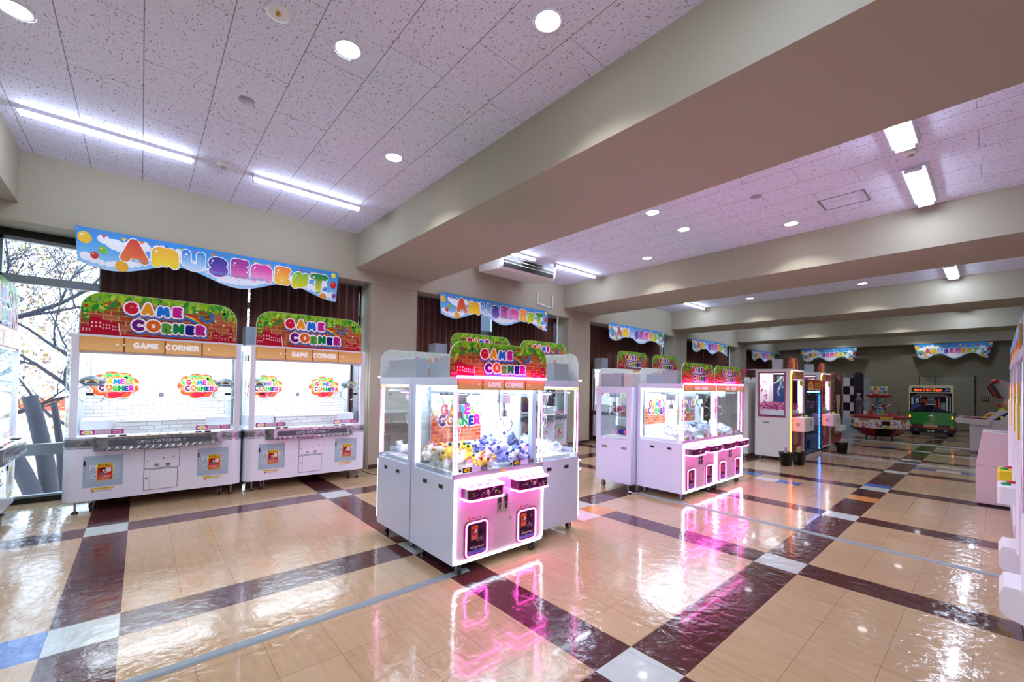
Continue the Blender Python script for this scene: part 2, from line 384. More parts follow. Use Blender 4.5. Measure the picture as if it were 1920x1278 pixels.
# ------------------------------------------------------------------ room shell
ZC, ZS, ZH, XW = 3.81, 3.26, 3.065, -6.78
b = MB(); b.box((-6.9,-7.5,ZC),(1.6,23.1,ZC+.15), M_CEIL); struct(b.build('ceiling'))
BEAMS = [(-2.38,-1.02), (2.56,3.89), (7.52,8.86), (12.62,13.93), (17.78,19.1), (22.55,23.1)]
for i, (a, c) in enumerate(BEAMS):
    b = MB(); b.box((-6.78,a,ZS),(1.6,c,ZC), M_WALL); struct(b.build('trim_%d' % (i+1)))
# lintel band above windows and band beside columns
b = MB(); b.box((XW,-7.5,ZH),(-7.22,23.1,ZC+.15), M_WALL); 
struct(b.build('wall_left'))
COLY = [(-2.14,-1.25), (2.83,3.67), (7.76,8.58), (12.86,13.68), (18.0,18.82)]
for i, (a, c) in enumerate(COLY):
    b = MB(); b.bbox((-7.25,a,0),(-6.80,c,ZS), M_WALL, .015); b.box((-7.25,a-.02,0),(-6.83,c+.02,ZH+.01), M_WALL); struct(b.build('trim_%d' % (i+11)))
    b = MB(); b.box((-6.795,a+.01,0),(-6.785,c-.01,.07), pbr('dark_vinyl_base','3a2724',.4)); struct(b.build('baseboard_left_%d' % (i+1)))
# far wall, right wall, back wall
b = MB(); b.box((-7.3,23.0,0),(1.6,23.2,ZC), M_FARWALL); struct(b.build('wall_far'))
b = MB(); b.box((1.5,-7.5,0),(1.7,23.1,ZC), M_WALL); struct(b.build('wall_right'))
b = MB(); b.box((-7.3,-7.6,0),(1.7,-7.4,ZC), M_WALL); struct(b.build('wall_near'))
for i, (a, c) in enumerate(BEAMS[1:5]):
    b = MB(); b.box((.36,a+.25,0),(1.6,c-.2,ZS), M_WALL); struct(b.build('trim_%d' % (i+21)))
b = MB(); b.box((-7.2,22.985,0),(.4,23.0,.07), pbr('dark_vinyl_base','3a2724',.4)); struct(b.build('baseboard_far'))
# door in the far wall
FD = pbr('olive_door_paint', '8a8573', .5)
d = struct(MB().box((-2.0,22.985,.02),(-.5,23.0,2.04), pbr('door_gap','2c2a22',.6)).build('door_1'))
MB().box((-1.97,22.965,.02),(-1.56,22.985,2.02), FD).build('door_leaf', d)
MB().box((-1.54,22.965,.02),(-.53,22.985,2.02), FD).build('door_leaf', d)
hb = MB(); [hb.box((-.535,22.95,z),(-.505,22.97,z+.14), M_BLACK) for z in (.3,1.0,1.75)]; hb.build('hinge', d)

# ------------------------------------------------------------------ windows, glass, curtains
M_FRAME = pbr('window_frame', '8d979c', .35, .6); M_DKFRAME = pbr('bronze_window_frame', '201c1c', .4, .3)
BAYS = [(-7.3,-2.14), (-1.25,2.83), (3.67,7.76), (8.58,12.86), (13.68,18.0), (18.82,23.0)]
for i, (a, c) in enumerate(BAYS):
    w = MB(); X0, X1 = -7.24, -7.17
    w.box((X0,a,0),(X1,c,.06), M_DKFRAME); w.box((X0,a,2.98),(X1,c,ZH), M_DKFRAME); w.box((X0,a,0),(X1,a+.05,ZH), M_DKFRAME); w.box((X0,c-.05,0),(X1,c,ZH), M_DKFRAME)
    w.box((X0,a+.05,2.47),(X1,c-.05,2.56), M_FRAME); w.box((X0,a+.05,.53),(X1,c-.05,.66), M_FRAME); w.box((X0,a+.05,2.94),(X1,c-.05,2.98), M_FRAME); w.box((X0,a+.05,.06),(X1,c-.05,.085), M_FRAME)
    w.box((X0,a+.05,0.06),(X1,a+.075,2.98), M_FRAME)
    k = (c-a)/4
    for j in range(4): 
        if j: w.box((X0,a+k*j-.03+(-.15 if j==1 else 0),.06),(X1,a+k*j+.03+(-.15 if j==1 else 0),2.98), M_FRAME)
    w = struct(w.build('window_%d' % (i if i else 9)))
    for j in range(4):
        y0 = a+k*j+(-.15 if j==1 else 0); y1 = a+k*(j+1)+(-.15 if j==0 else 0)
        MB().box((-7.21,y0+.03,.07),(-7.205,y1-.03,2.97), M_GLASS).build('pane', w)
M_CURT = pbr('brown_curtain', '5e2e1d', .8, bump=(120, .15)); M_CURT.node_tree.nodes['Principled BSDF'].inputs['Sheen Weight'].default_value = .3
def curtain(y0, y1, label, z0=.02):
    n = int((y1-y0)/.012); vs = []; fs = []; ph = random.random()*6
    for i in range(n+1):
        y = y0+(y1-y0)*i/n
        x = -7.118+.024*sin(y*2*pi/.125+ph)+.008*sin(y*2*pi/.31+1.3*ph)
        x2 = -7.118+.028*sin(y*2*pi/.125+ph+.15*sin(y*3))+.009*sin(y*2*pi/.31+1.3*ph)
        for z, xx in ((z0,x2),(1.6,(x+x2)/2),(3.04,x)): vs.append((xx,y,z))
    for i in range(n):
        a = i*3; fs += [(a,a+3,a+4,a+1),(a+1,a+4,a+5,a+2)]
    m = MB(); m.add(vs, fs, M_CURT, True); o = m.build('curtain'); tag(o, label, 'curtain', 'brown pleated window curtains')
    md = o.modifiers.new('s', 'SOLIDIFY'); md.thickness = .004
    MB().box((-7.13,y0,3.035),(-7.10,y1,3.062), M_STEEL).build('curtain_rail', o)
curtain(-.40, 1.13, 'brown pleated curtain behind the claw machine beside the bare window')
curtain(1.165, 2.74, 'brown pleated curtain right of the bright slit behind the nearest banner')
curtain(3.69, 5.32, 'brown pleated curtain between the nearest column and the second banner')
curtain(5.62, 7.55, 'brown pleated curtain hanging right of the grey gap under the second banner')
curtain(8.6, 10.6, 'brown pleated curtain right of the second column behind the grey control box')
curtain(10.62, 12.5, 'brown pleated curtain behind the third banner, its right half')
curtain(13.7, 15.6, 'dark brown curtain left of the third column behind the fourth banner')
curtain(15.62, 17.6, 'dark brown curtain under the right half of the fourth banner')
curtain(18.85, 22.9, 'farthest brown curtain, under the small fifth banner')

# ------------------------------------------------------------------ outside: ground, trees, shed
M_BARK = pbr('tree_bark', '4a4750', .9, bump=(30, .6)); M_GROUND = pbr('leaf_litter', 'b7a48e', .95)
tag(MB().box((-40,-20,-.75),(-7.4,30,-.7), M_GROUND).build('ground'), 'pale leaf covered ground outside the bare window', 'ground', kind='structure')
def trunk(base, top, r0, r1, label, cut=True):
    b = MB(); P = [Vector(base).lerp(Vector(top), t)+Vector((0, .05*sin(t*3), 0)) for t in [i/6 for i in range(7)]]
    b.tube(P, r0, M_BARK, 12, rs=[r0+(r1-r0)*i/6 for i in range(7)]); o = b.build('tree_trunk'); tag(o, label, 'tree'); return o
trunk((-8.9,-.90,-.72), (-8.9,-1.17,1.16), .105, .08, 'thick dark cut tree trunk seen through the bare window')
trunk((-9.4,-.88,-.72), (-9.2,-.97,1.05), .06, .035, 'thin dark tree trunk right of the thick cut trunk outside')
trunk((-8.7,-.95,-.72), (-8.7,-1.33,.5), .10, .09, 'leaning tree trunk low in the left of the bare window')
def bare_tree(root, seed, label, d0, L0, r0):
    R = random.Random(seed); b = MB()
    def grow(p, d, L, r, k):
        pts = [p]; q = p.copy(); dd = d.copy()
        for i in range(6):
            dd = (dd+Vector((R.uniform(-.3,.3), R.uniform(-.3,.3), R.uniform(-.25,.28)))).normalized(); q = q+dd*L/6; pts.append(q.copy())
            if k > 0 and R.random() < .8:
                s = R.choice((-1, 1)); nd = (dd+Vector((R.uniform(-.4,.4), s*R.uniform(.5,1.), R.uniform(-.3,.7)))).normalized()
                grow(q.copy(), nd, L*R.uniform(.45,.7), r*(1-.13*i)*.55, k-1)
        b.tube(pts, r, M_BARK, 6 if k < 3 else 8, rs=[max(.003, r*(1-.12*i)) for i in range(7)])
    grow(Vector(root), Vector(d0).normalized(), L0, r0, 4)
    return tag(b.build('bare_tree'), label, 'tree')
bare_tree((-10.4,-2.6,1.9), 3, 'leafless tree limb arching right behind the upper bare window', (.05,1,.55), 2.6, .06)
bare_tree((-9.4,-.2,1.2), 8, 'leafless branching limb reaching left across the bare window', (-.1,-1,.9), 2.2, .035)
bare_tree((-9.6,-2.2,.3), 12, 'leafless low tree limb rising left of the cut trunks', (-.1,.9,.8), 2.3, .035)
bare_tree((-12.5,-3.2,-.7), 21, 'tall leafless tree farthest back outside the window', (.1,.45,1), 3.2, .09)
bare_tree((-13.5,-.6,-.7), 27, 'tall leafless tree behind the curtain edge outside', (0,-.2,1), 3.4, .08)
R_ = random.Random(5); b = MB(); LM = [pbr('autumn_leaf_a','c8966a',.8), pbr('autumn_leaf_b','b89c68',.8), pbr('autumn_leaf_c','a08078',.8)]
for i in range(17000):
    p = Vector((R_.uniform(-19,-13), R_.uniform(-6,4), 0)); p.z = R_.uniform(.2,9.5)
    if R_.random() < .35 and p.z < 3: continue
    s = R_.uniform(.025,.06); u = Vector((R_.uniform(-.4,.4),R_.uniform(-1,1),R_.uniform(-1,1))).normalized()*s; v = Vector((R_.uniform(-.5,.5),R_.uniform(-1,1),R_.uniform(-1,1))).normalized()*s
    b.add([p-u,p+v,p+u,p-v], [(0,1,2,3)], LM[i % 3])
tag(b.build('autumn_leaves'), 'sparse orange and yellow autumn leaves on the trees outside the window', 'leaves', kind='stuff')
sh = thing('garden_shed', 'small white shed wall outside at the left of the bare window', 'shed', (-10.6,-2.9,-.7))
MB().box((-.5,0,0),(.5,1.25,2.6), pbr('white_siding','e3e9f2',.6)).build('wall', sh)
MB().prism([(-.08,2.58),(1.33,2.58),(1.33,2.66),(-.08,3.0)], -.6, .6, pbr('shed_roof','a9b2bd',.6), axis='x').build('roof', sh)
nb = thing('neighbour_building', 'grey building wall outside the curtained window bays', 'building', (-10.5,4.2,-.75))
MB().box((-1,0,0),(0,20,8), pbr('grey_render','454c58',.8)).build('wall', nb)
MB().box((-1.2,-.2,8),(.2,20.2,8.3), pbr('shed_roof','a9b2bd',.6)).build('roof', nb)
hs = thing('distant_house', 'distant house with red roof seen low through the bare window', 'house', (-22,-2.6,-.9))
MB().box((-.8,-1,0),(.8,1.4,1.2), pbr('cream_render','e8dcc8',.7)).build('wall', hs)
MB().prism([(-1.2,1.2),(1.6,1.2),(1.1,1.6),(-.7,1.6)], -1, 1, pbr('red_roof','b0563f',.6), axis='x').build('roof', hs)

# ------------------------------------------------------------------ floor cable covers
def cover(name, p, q, label, w=.035):
    p, q = Vector(p), Vector(q); d = (q-p).normalized(); s = Vector((-d.y, d.x, 0)); b = MB()
    prof = [(-w,0),(-w*.6,.009),(w*.6,.009),(w,0)]
    vs = [tuple(e+s*a+Vector((0,0,z+.001))) for e in (p,q) for a,z in prof]
    b.add(vs, [(0,1,2,3),(7,6,5,4),(0,4,5,1),(1,5,6,2),(2,6,7,3),(3,7,4,0)], M_COVER); tag(b.build(name), label, 'cable cover')
cover('floor_cable_cover', (-2.66,-3,0), (-2.68,1.92,0), 'grey cable cover strip on the floor running to the nearest neon claw machine')
cover('floor_cable_cover', (-3.12,5.04,0), (.3,5.04,0), 'grey cable cover strip crossing the floor from the pair of neon machines')
cover('floor_cable_cover', (-2.6,11.52,0), (.3,11.44,0), 'grey cable cover strip crossing the floor behind the black buckets')
cover('floor_cable_cover', (-2.9,15.85,0), (.3,15.8,0), 'farthest grey cable cover strip, in front of the domed candy machine')

# ------------------------------------------------------------------ ceiling fittings
def tube_light(x, y0, label, wide=False):
    t = thing('ceiling_tube_light', label, 'ceiling light', (x,y0,ZC), group='linear ceiling lights')
    w = .115 if wide else .045
    b = MB(); b.prism([(-w,0),(-w*.8,-.035),(w*.8,-.035),(w,0)], 0, 1.25, M_WHITE, axis='y'); b.build('housing', t)
    b = MB(); r = .05 if wide else .036; pr = [(r*cos(a),-.036-.03*sin(a)*(1 if wide else 1.1)) for a in [pi*i/8 for i in range(9)]]
    b.prism(pr, .015, 1.235, M_TUBE, axis='y'); b.build('lamp_tube', t)
    for yy in (.0,1.235): MB().box((-w*.6,yy,-.072),(w*.6,yy+.015,-.03), M_WHITE).build('end_cap', t)
TL = [(-6.2,'added unseen behind the view, window side'),(-4.2,'added unseen behind the view, nearer, window side'),(-.88,'beside the window wall, nearest on the left'),(.92,'beside the window wall, ending at the nearest big beam'),(4.24,'just beyond the nearest big beam, partly hidden by it'),(6.04,'above the air conditioner, ending at the second beam'),  # tubes behind the view are unseen, added to brighten the machines' near sides
      (9.35,'hidden behind the second beam, first of its bay'),(11.2,'far left, ending at the third beam'),(14.5,'first of the fourth bay, window side'),(16.3,'second of the fourth bay, window side'),(20.1,'last bay, window side')]
for y, l in TL: tube_light(-5.68, y, 'slim ceiling tube light '+l)
TR = [(-6.2,'added unseen behind the view, right side'),(-4.2,'added unseen behind the view, nearer, right side'),(-.9,'overhead beside the camera, right side'),(.92,'overhead before the nearest big beam, right side'),(4.24,'at upper right, cut off by the nearest big beam'),(6.07,'at upper right past the round detector'),(9.35,'right side, first of the third bay'),(11.25,'small in the third bay at right'),(14.5,'right side, first of the fourth bay'),(16.3,'right side, second of the fourth bay'),(20.1,'right side, last bay')]  # the two behind the view are unseen too, put in for extra light
for y, l in TR: tube_light(-.57, y, 'wide ceiling light '+l, True)
def downlight(x, y, label):
    t = thing('downlight', label, 'downlight', (x,y,ZC), group='round recessed downlights')
    b = MB(); n = 28
    b.lathe([(.098,0),(.1,-.006),(.086,-.006),(.078,.0)], M_WHITE, n); b.build('trim_ring', t)
    b = MB(); b.add([(.079*cos(2*pi*i/n),.079*sin(2*pi*i/n),-.002) for i in range(n)], [tuple(reversed(range(n)))], M_LAMP); b.build('lamp', t)
    L = bpy.data.lights.new('downlight_beam','SPOT'); L.energy = SPOT_W; L.spot_size = radians(118); L.spot_blend = .35; L.shadow_soft_size = .06; L.color = (.96,.98,1)
    o = link(bpy.data.objects.new('downlight_beam', L), t); o.location = (0,0,-.02)
for x, y, l in [(-4.2,-.68,'cut by the top left corner of the view'),(-3.06,1.06,'large, left of centre near the top'),(-4.2,1.96,'small, right of the second tube light'),(-1.93,1.95,'large, nearest the big beam at top centre'),(-1.93,-.68,'overhead behind the view'),
                (-3.09,4.25,'first of the second bay, hidden by the beam'),(-3.09,5.21,'just past the nearest big beam, centre'),(-3.1,6.11,'second one past the nearest big beam'),(-4.25,7.0,'nearest the second beam, left'),(-1.94,7.0,'nearest the second beam, right, by the hatch'),
                (-4.27,9.6,'third bay, hidden, left'),(-1.95,9.6,'third bay, hidden, right'),(-4.28,12.05,'at the third beam, left'),(-1.96,12.05,'at the third beam, right'),(-4.28,17.2,'at the fourth beam, left'),(-1.96,17.2,'at the fourth beam, right'),(-4.28,21.9,'last bay, left'),(-1.96,21.9,'last bay, right')]:
    downlight(x, y, 'round glowing downlight, '+l)
t = thing('emergency_light', 'small round emergency light with tiny amber bulb in the near ceiling', 'emergency light', (-3.06,.61,ZC))
MB().lathe([(.075,0),(.076,-.008),(.05,-.012),(.03,-.004),(.0,-.004)], M_PLASTIC).build('ring', t)
MB().sphere((0,0,-.012), .014, pbr('amber_bulb','c8a020',.3)).build('bulb', t)
for x, y, z, l in ((-4.21,.62,.062,'flat grey round ceiling speaker between the near tube lights and downlight'),(-1.956,5.69,.062,'flat grey round ceiling speaker left of the ceiling hatch')):
    tag(MB().lathe([(z,0),(z,-.004),(0,-.005)], pbr('grey_speaker_mesh','a8a8b4',.6)).build('ceiling_speaker', None, (x,y,ZC)), l, 'speaker', 'round ceiling speakers')
for x, y, l in ((-5.62,.63,'small round smoke detector between the two near tube lights'),(-.556,5.72,'round white smoke detector between the wide lights at upper right')):
    t = thing('smoke_detector', l, 'smoke detector', (x,y,ZC), group='smoke detectors')
    MB().lathe([(.055,0),(.057,-.012),(.045,-.03),(.028,-.034)], M_PLASTIC).build('cover', t); MB().lathe([(.03,-.03),(.026,-.045),(0,-.047)], pbr('detector_grey','b8b2ac',.5)).build('sensor', t)
b = MB()
for a0, b0, a1, b1 in ((-1.48,6.39,-1.03,6.40),(-1.48,6.79,-1.03,6.80),(-1.49,6.39,-1.47,6.80),(-1.04,6.39,-1.02,6.80)): b.box((a0,b0,ZC-.006),(a1,b1,ZC+.001), M_STEEL)
tag(b.build('ceiling_hatch_frame'), 'rectangular metal frame of the ceiling access hatch at right', 'ceiling hatch')
# air conditioner hung from the second bay ceiling
def aircon(y0, label):
    t = thing('air_conditioner', label, 'air conditioner', (-5.9,y0,3.78), group='ceiling air conditioners')
    b = MB(); b.prism([(-.66,0),(-.66,-.19),(-.05,-.24),(0,-.19),(.03,0)], 0, 1.42, pbr('aircon_white','dcd8d0',.4), axis='y'); b.build('casing', t)
    b = MB(); b.prism([(.001,-.2),(.034,-.008),(.036,-.008),(.012,-.2)], .05, 1.37, M_BLACK, axis='y'); b.build('outlet', t)
    for z in (.06,.12): MB().box((.02-z*.09+.012,.055,-z-.006),(.030-z*.09+.016,1.365,-z+.002), pbr('aircon_vane','d9d2b8',.4)).build('vane', t)
aircon(4.85, 'white ceiling air conditioner with dark slot above the second banner')
b = MB(); b.tube([(-6.74,6.62,3.5),(-6.74,6.62,3.25),(-6.74,7.1,3.2),(-6.74,7.1,3.5)], .012, M_PLASTIC); tag(b.build('conduit'), 'thin white conduit loop on the wall below the air conditioner', 'conduit')
b = MB(); b.tube([(-6.9,7.45,0.1),(-6.9,7.45,3.06)], .022, M_PLASTIC); b.sphere((-6.9,7.45,3.05), .04, M_PLASTIC, sz=.5); tag(b.build('drain_pipe'), 'thin white vertical pipe beside the second column', 'pipe')
for y, l in ((12.35,'thin white vertical pipe beside the third column'),(17.5,'thin white vertical pipe beside the fourth column')):
    b = MB(); b.tube([(-6.95,y,.1),(-6.95,y,3.06)], .018, M_PLASTIC); tag(b.build('drain_pipe'), l, 'pipe')
t = thing('wall_switch_plate', 'small black switch plate on the far wall right of the door', 'switch plate', (-.26,22.98,1.2))
MB().box((-.09,-.01,-.055),(.09,.01,.055), M_BLACK).build('plate', t); q = MB(); [q.box((-.05+.05*i-.012,-.014,-.014),(-.05+.05*i+.012,-.009,.014), M_PLASTIC) for i in range(3)]; q.build('switch', t)
# ------------------------------------------------------------------ printed art
def inside_header(W, H, r):
    def f(x, y, m=.004):
        if y < 0 or y > H-m or abs(x) > W/2-m: return False
        ax = abs(x)-(W/2-r); ay = y-(H-r)
        return not (ax > 0 and ay > 0 and ax*ax+ay*ay > (r-m)**2)
    return f
GAMEC = [('G','cf1f35',0,1),('A','efa21d',.04,1.05),('M','1c78d6',-.03,.9),('E','c81f92',.02,.95)]
CORNC = [('C','6a1a7c',.02,1.),('O','e2691e',.04,1.05),('R','5aa53a',-.05,.88),('N','14853f',0,.92),('E','22227e',-.05,.88),('R','c0228c',0,.95)]
def scene_art(P, W, H, rs=1, fade=None):
    # brick wall, foliage, red town, rainbow and lettering in a W x H field, origin bottom centre; H sets scale of letters
    R = random.Random(int(W*100)); q = H/.46; SX = min(1., W/(3.02*H))
    bw, bh = .118*q, .05*q
    P.rect(-W/2+.004, .004, W/2-.004, H*.55, 'd3a272', 0)
    r = 0
    y = .02
    while y < H:
        x = -W/2-(bw/2 if r % 2 else 0)
        while x < W/2:
            x0, x1 = max(x+.004*q, -W/2+.004), min(x+bw-.004*q, W/2-.004); c = R.choice(('a9502c','b55d33','9c4427','b4694a','a4512f'))
            if x1-x0 > .01: P.rect(x0, y+.003*q, x1, y+bh-.003*q, c, 1)
            x += bw
        y += bh; r += 1
    G = ('8fc31f','5fae2a','3d9a34','a6cf3a','2f8a3a','b8d84a')
    for i in range(int(46*W/1.38)):
        x = R.uniform(-W/2+.02, W/2-.02); P.disc(x, H*(.97-R.uniform(.02,.10)-.0*x), R.uniform(.03,.05)*q, R.choice(('7fb526','6aa82c','97c62c')), 1.6, 12)
    for sx in (-1, 1):
        for i in range(9): P.disc(sx*(W/2-.055*q-R.uniform(0,.05)*q), H*R.uniform(.62,.86), .05*q, R.choice(('7fb526','6aa82c')), 1.6, 12)
    n = int(210*W/1.38)
    for i in range(n):
        x = R.uniform(-W/2, W/2); edge = abs(x)/(W/2)
        dep = (.17+.10*sin(x*9/q)+(.30*max(0, edge-.72)/.28))*H
        y = H-R.uniform(.0, 1)*dep
        P.leaf(x, y, R.uniform(.04,.105)*q, R.uniform(-2.6,-.5), R.choice(G), 2+(i % 8)*.25)
    for i in range(int(30*W/1.38)):
        x = (W/2-R.uniform(0,.09*q))*R.choice((-1,1)); P.leaf(x, R.uniform(.35,.95)*H, R.uniform(.03,.06)*q, R.uniform(0,6), R.choice(G), 4.2)
    for x, y, c, rr in ((-.40,.83,'2f86d8',.011),(-.47,.66,'c8201c',.014),(-.36,.70,'e8c81c',.012),(-.29,.52,'2a8a34',.012),(.42,.62,'d020a0',.012),(.40,.47,'f2e8e0',.012),(.45,.30,'e88a1c',.010),(-.43,.52,'c8201c',.01),(.3,.82,'e8c81c',.01)):
        P.disc(x*W, y*H, rr*q, c, 5, 12)
    red = 'b3122e'
    P.rect(-W/2+.004, .004, W/2-.004, .045*H, red, 5)
    bl = [(-.5,.20,.06),(-.455,.42,.075),(-.39,.36,.06),(-.335,.32,.055)]
    for x, h, w in bl:
        x0 = x*W+.006; P.poly([(x0,0.004),(x0+w*W,.004),(x0+w*W,h*H*.85),(x0+w*W*.75,h*H),(x0+w*W*.2,h*H),(x0,h*H*.9)], red, 6)
        for a in range(3):
            for c in range(2): P.rect(x0+w*W*(.15+.3*a), h*H*(.62-.2*c), x0+w*W*(.28+.3*a), h*H*(.72-.2*c), 'f0dcd8', 7)
    P.stroke([(-.275*W,.02*H),(-.285*W,.3*H)], .0035*q, 'f6ece6', 7)
    for x, h, w in ((.32,.30,.045),(.375,.2,.06),(.44,.42,.03),(.47,.22,.028)):
        x0 = x*W; P.poly([(x0,.004),(x0+w*W,.004),(x0+w*W,h*H*.8),(x0+w*W*.5,h*H),(x0,h*H*.8)], red, 6)
        for a in range(2):
            for c in range(2): P.rect(x0+w*W*(.2+.35*a), h*H*(.55-.2*c), x0+w*W*(.38+.35*a), h*H*(.63-.2*c), 'f0dcd8', 7)
    # rainbow
    for i, c in enumerate(('d8262c','f08a1e','f6d520','4cae3c','2c7ed0','5a3a9a')):
        rx = (.92-.022*i)*H; P.stroke(arc(.05*H+(.0)*H, -.02*H, rx*.98, rx*.80-.0, 118-6, 28, 16), .011*q, c, 8+i*.1)
    # bird
    bx, by = .86*H*.98, .60*H
    P.stroke(arc(bx*SX, by, .07*q*.7, .05*q*.75, 160, 350, 8), .012*q, '1d7bd0', 9.2); P.leaf(bx*SX+.03*q, by, .075*q, 1.2, '1d7bd0', 9.4); P.disc(bx*SX-.055*q, by+.008*q, .014*q, '1d7bd0', 9.4)
    for x, y in ((-.5*H,.48*H),(-.62*H,.2*H),(.62*H,.74*H),(1.02*H,.55*H)):
        P.poly([(x*SX,y-.02*q),(x*SX+.005*q,y-.004*q),(x*SX+.02*q,y),(x*SX+.005*q,y+.004*q),(x*SX,y+.02*q),(x*SX-.005*q,y+.004*q),(x*SX-.02*q,y),(x*SX-.005*q,y-.004*q)], 'ffffff', 9)
    # words
    h = .20*H
    def run(spec, x, y, g):
        word(P, spec, x, y, h, .047*H, [(.012*H,-.032*H,.05*H,'2f7cd0',9.8),(0,0,.046*H,'a8221e',11),(0,0,.034*H,'ffffff',12.2)], g, 1.1)
    old = P.sc
    run(GAMEC, -.73*H, .59*H, .6); run(CORNC, -.59*H, .19*H, .44)
def header_sign(W, H, parent, x, z, r=None):
    r = r or H*.42
    fc = inside_header(W, H, r); P = Print(.0007); P.clip = lambda a, b: fc(a, b)
    out = [(-W/2,0),(W/2,0)]+[(W/2-r+r*cos(radians(a)), H-r+r*sin(radians(a))) for a in range(0, 91, 9)]+[(-W/2+r-r*sin(radians(a)), H-r+r*cos(radians(a))) for a in range(0, 91, 9)]
    MB().prism(out, x-.008, x, pbr('translucent_sign_back','e4e8e6',.3), axis='x').build('sign_board', parent).location = (0,0,z)
    P.clip = None; P.poly([(a*.994, .002+b*.99) for a, b in out], '8cbf2a', -.5); P.clip = lambda a, b: fc(a, b)
    scene_art(P, W, H)
    o = P.build('sign_print', parent, lambda u, v, w: (x+.001+w, u, v+z), M_PRINTG)
    # faint mirrored print showing through on the back
    Q = Print(.0007); h = .185*H
    def pale(spec): return [(c, tuple_mix(k), d, s) for c, k, d, s in spec]
    word(Q, pale(GAMEC), -.62*H, .60*H, h, .047*H, [(0,0,.03*H,'f0eeee',1)], .62, 1.12); word(Q, pale(CORNC), -.52*H, .20*H, h, .047*H, [(0,0,.03*H,'f0eeee',1)], .62, 1.12)
    for i in range(12): Q.disc(-W*.42+W*.075*i, H*(.87+.04*sin(i*2)), .03, 'd3e2cc', 0, 10)
    Q.build('sign_show_through', parent, lambda u, v, w: (x-.009-w, u, v+z), M_PRINTG)
    return o
def tuple_mix(c):
    r, g, b_ = [int(c[i:i+2],16) for i in (0,2,4)]; k = .72
    return '%02x%02x%02x' % tuple(int(v*(1-k)+222*k) for v in (r,g,b_))
def wood_band(W, z0, z1, parent, x, lit=.9, texth=.45):
    H = z1-z0; P = Print(.0006)
    P.rect(-W/2, 0, W/2, H, lambda u, v: ('d49a50' if v < H*.5 else 'c08038'), 0)
    k = W/4
    for i in range(4):
        x0 = -W/2+k*i+.006; x1 = x0+k-.012
        P.rect(x0, .008, x1, H-.005, lambda u, v: ('e8bc7c' if v < H*.5 else 'd6a05a'), 1)
        for j in range(5): P.rect(x0, H*(.12+.17*j), x1, H*(.12+.17*j)+.002, 'c98f4a', 2)
    for i in range(1, 4): P.rect(-W/2+k*i-.007, 0, -W/2+k*i+.007, H, '7a4520', 2.5)
    h = H*texth; sc = W/1.38
    sp = [(c,'fffdf6',0,1) for c in 'GAME']; sp2 = [(c,'fffdf6',0,1) for c in 'CORNER']
    hh = min(h, .055*sc*1.0)
    word(P, sp, -.265*sc, H*.5-hh*.5, hh, hh*.15, [(0,0,.0005,'fffdf6',3)], .2); word(P, sp2, -.265*sc+hh*5.0, H*.5-hh*.5, hh, hh*.15, [(0,0,.0005,'fffdf6',3)], .2)
    for u, r in ((-.40,.018),(-.345,.011),(.36,.011),(.41,.018)):
        P.poly([((u*sc)+r*sc*(1 if i%2==0 else .45)*sin(2*pi*i/10), H*.5+r*sc*(1 if i%2==0 else .45)*cos(2*pi*i/10)) for i in range(10)], 'fffdf6', 3)
    MB().box((x-.012,-W/2,z0),(x,W/2,z1), pbr('wood_band_back','b07a3c',.5)).build('light_band', parent)
    m = attr_mat('lit_wood_print', .35, lit)
    P.build('light_band_print', parent, lambda u, v, w: (x+.001+w, u, v+z0), m)
def warning_art(P, x0, y0, w, h, L=0, ora=False):
    P.rect(x0, y0, x0+w, y0+h, 'e8c21c' if not ora else 'ef7d1c', L); P.rect(x0+w*.05, y0+h*.04, x0+w*.95, y0+h*.78, 'c8231c' if not ora else 'e2401c', L+1)
    P.text('あぶない!', x0+w/2, y0+h*.83, h*.15, '15130f', L+2, .02)
    P.disc(x0+w*.36, y0+h*.62, w*.17, '3a1d18', L+2); P.disc(x0+w*.42, y0+h*.58, w*.10, 'f2c8a4', L+3)
    P.poly([(x0+w*.18,y0+h*.36),(x0+w*.5,y0+h*.36),(x0+w*.62,y0+h*.5),(x0+w*.34,y0+h*.5)], '1f78c8', L+2); P.rect(x0+w*.56, y0+h*.5, x0+w*.88, y0+h*.74, 'dfe4ea', L+2)
    P.stroke([(x0+w*.5,y0+h*.42),(x0+w*.8,y0+h*.48)], w*.03, 'f0b81c', L+3)
    for i in range(3): P.marks(x0+w/2, y0+h*(.24-.085*i), w*.8, h*.075, 'fff6ee', L+2, 8-i, i)
def price_art(P, x0, y0, w, h, c='b3207c', L=0, dark=False):
    P.rect(x0, y0, x0+w, y0+h, c, L); P.rect(x0+w*.33, y0+h*.08, x0+w*.7, y0+h*.92, 'd9cfe0' if not dark else 'c8c8d8', L+1)
    P.disc(x0+w*.17, y0+h*.5, w*.14, 'f6f0e8', L+1, 12, h*.42); P.text('¥100', x0+w*.17, y0+h*.24, h*.62, 'e8dc1c', L+2, .05, .8)
    for i in range(3): P.rect(x0+w*.36, y0+h*(.2+.24*i), x0+w*.66, y0+h*(.27+.24*i), 'b04a78' if not dark else '8a8a9a', L+2)
    for i in range(4): P.rect(x0+w*.74, y0+h*(.15+.2*i), x0+w*.96, y0+h*(.23+.2*i), 'f0d8e8', L+2)

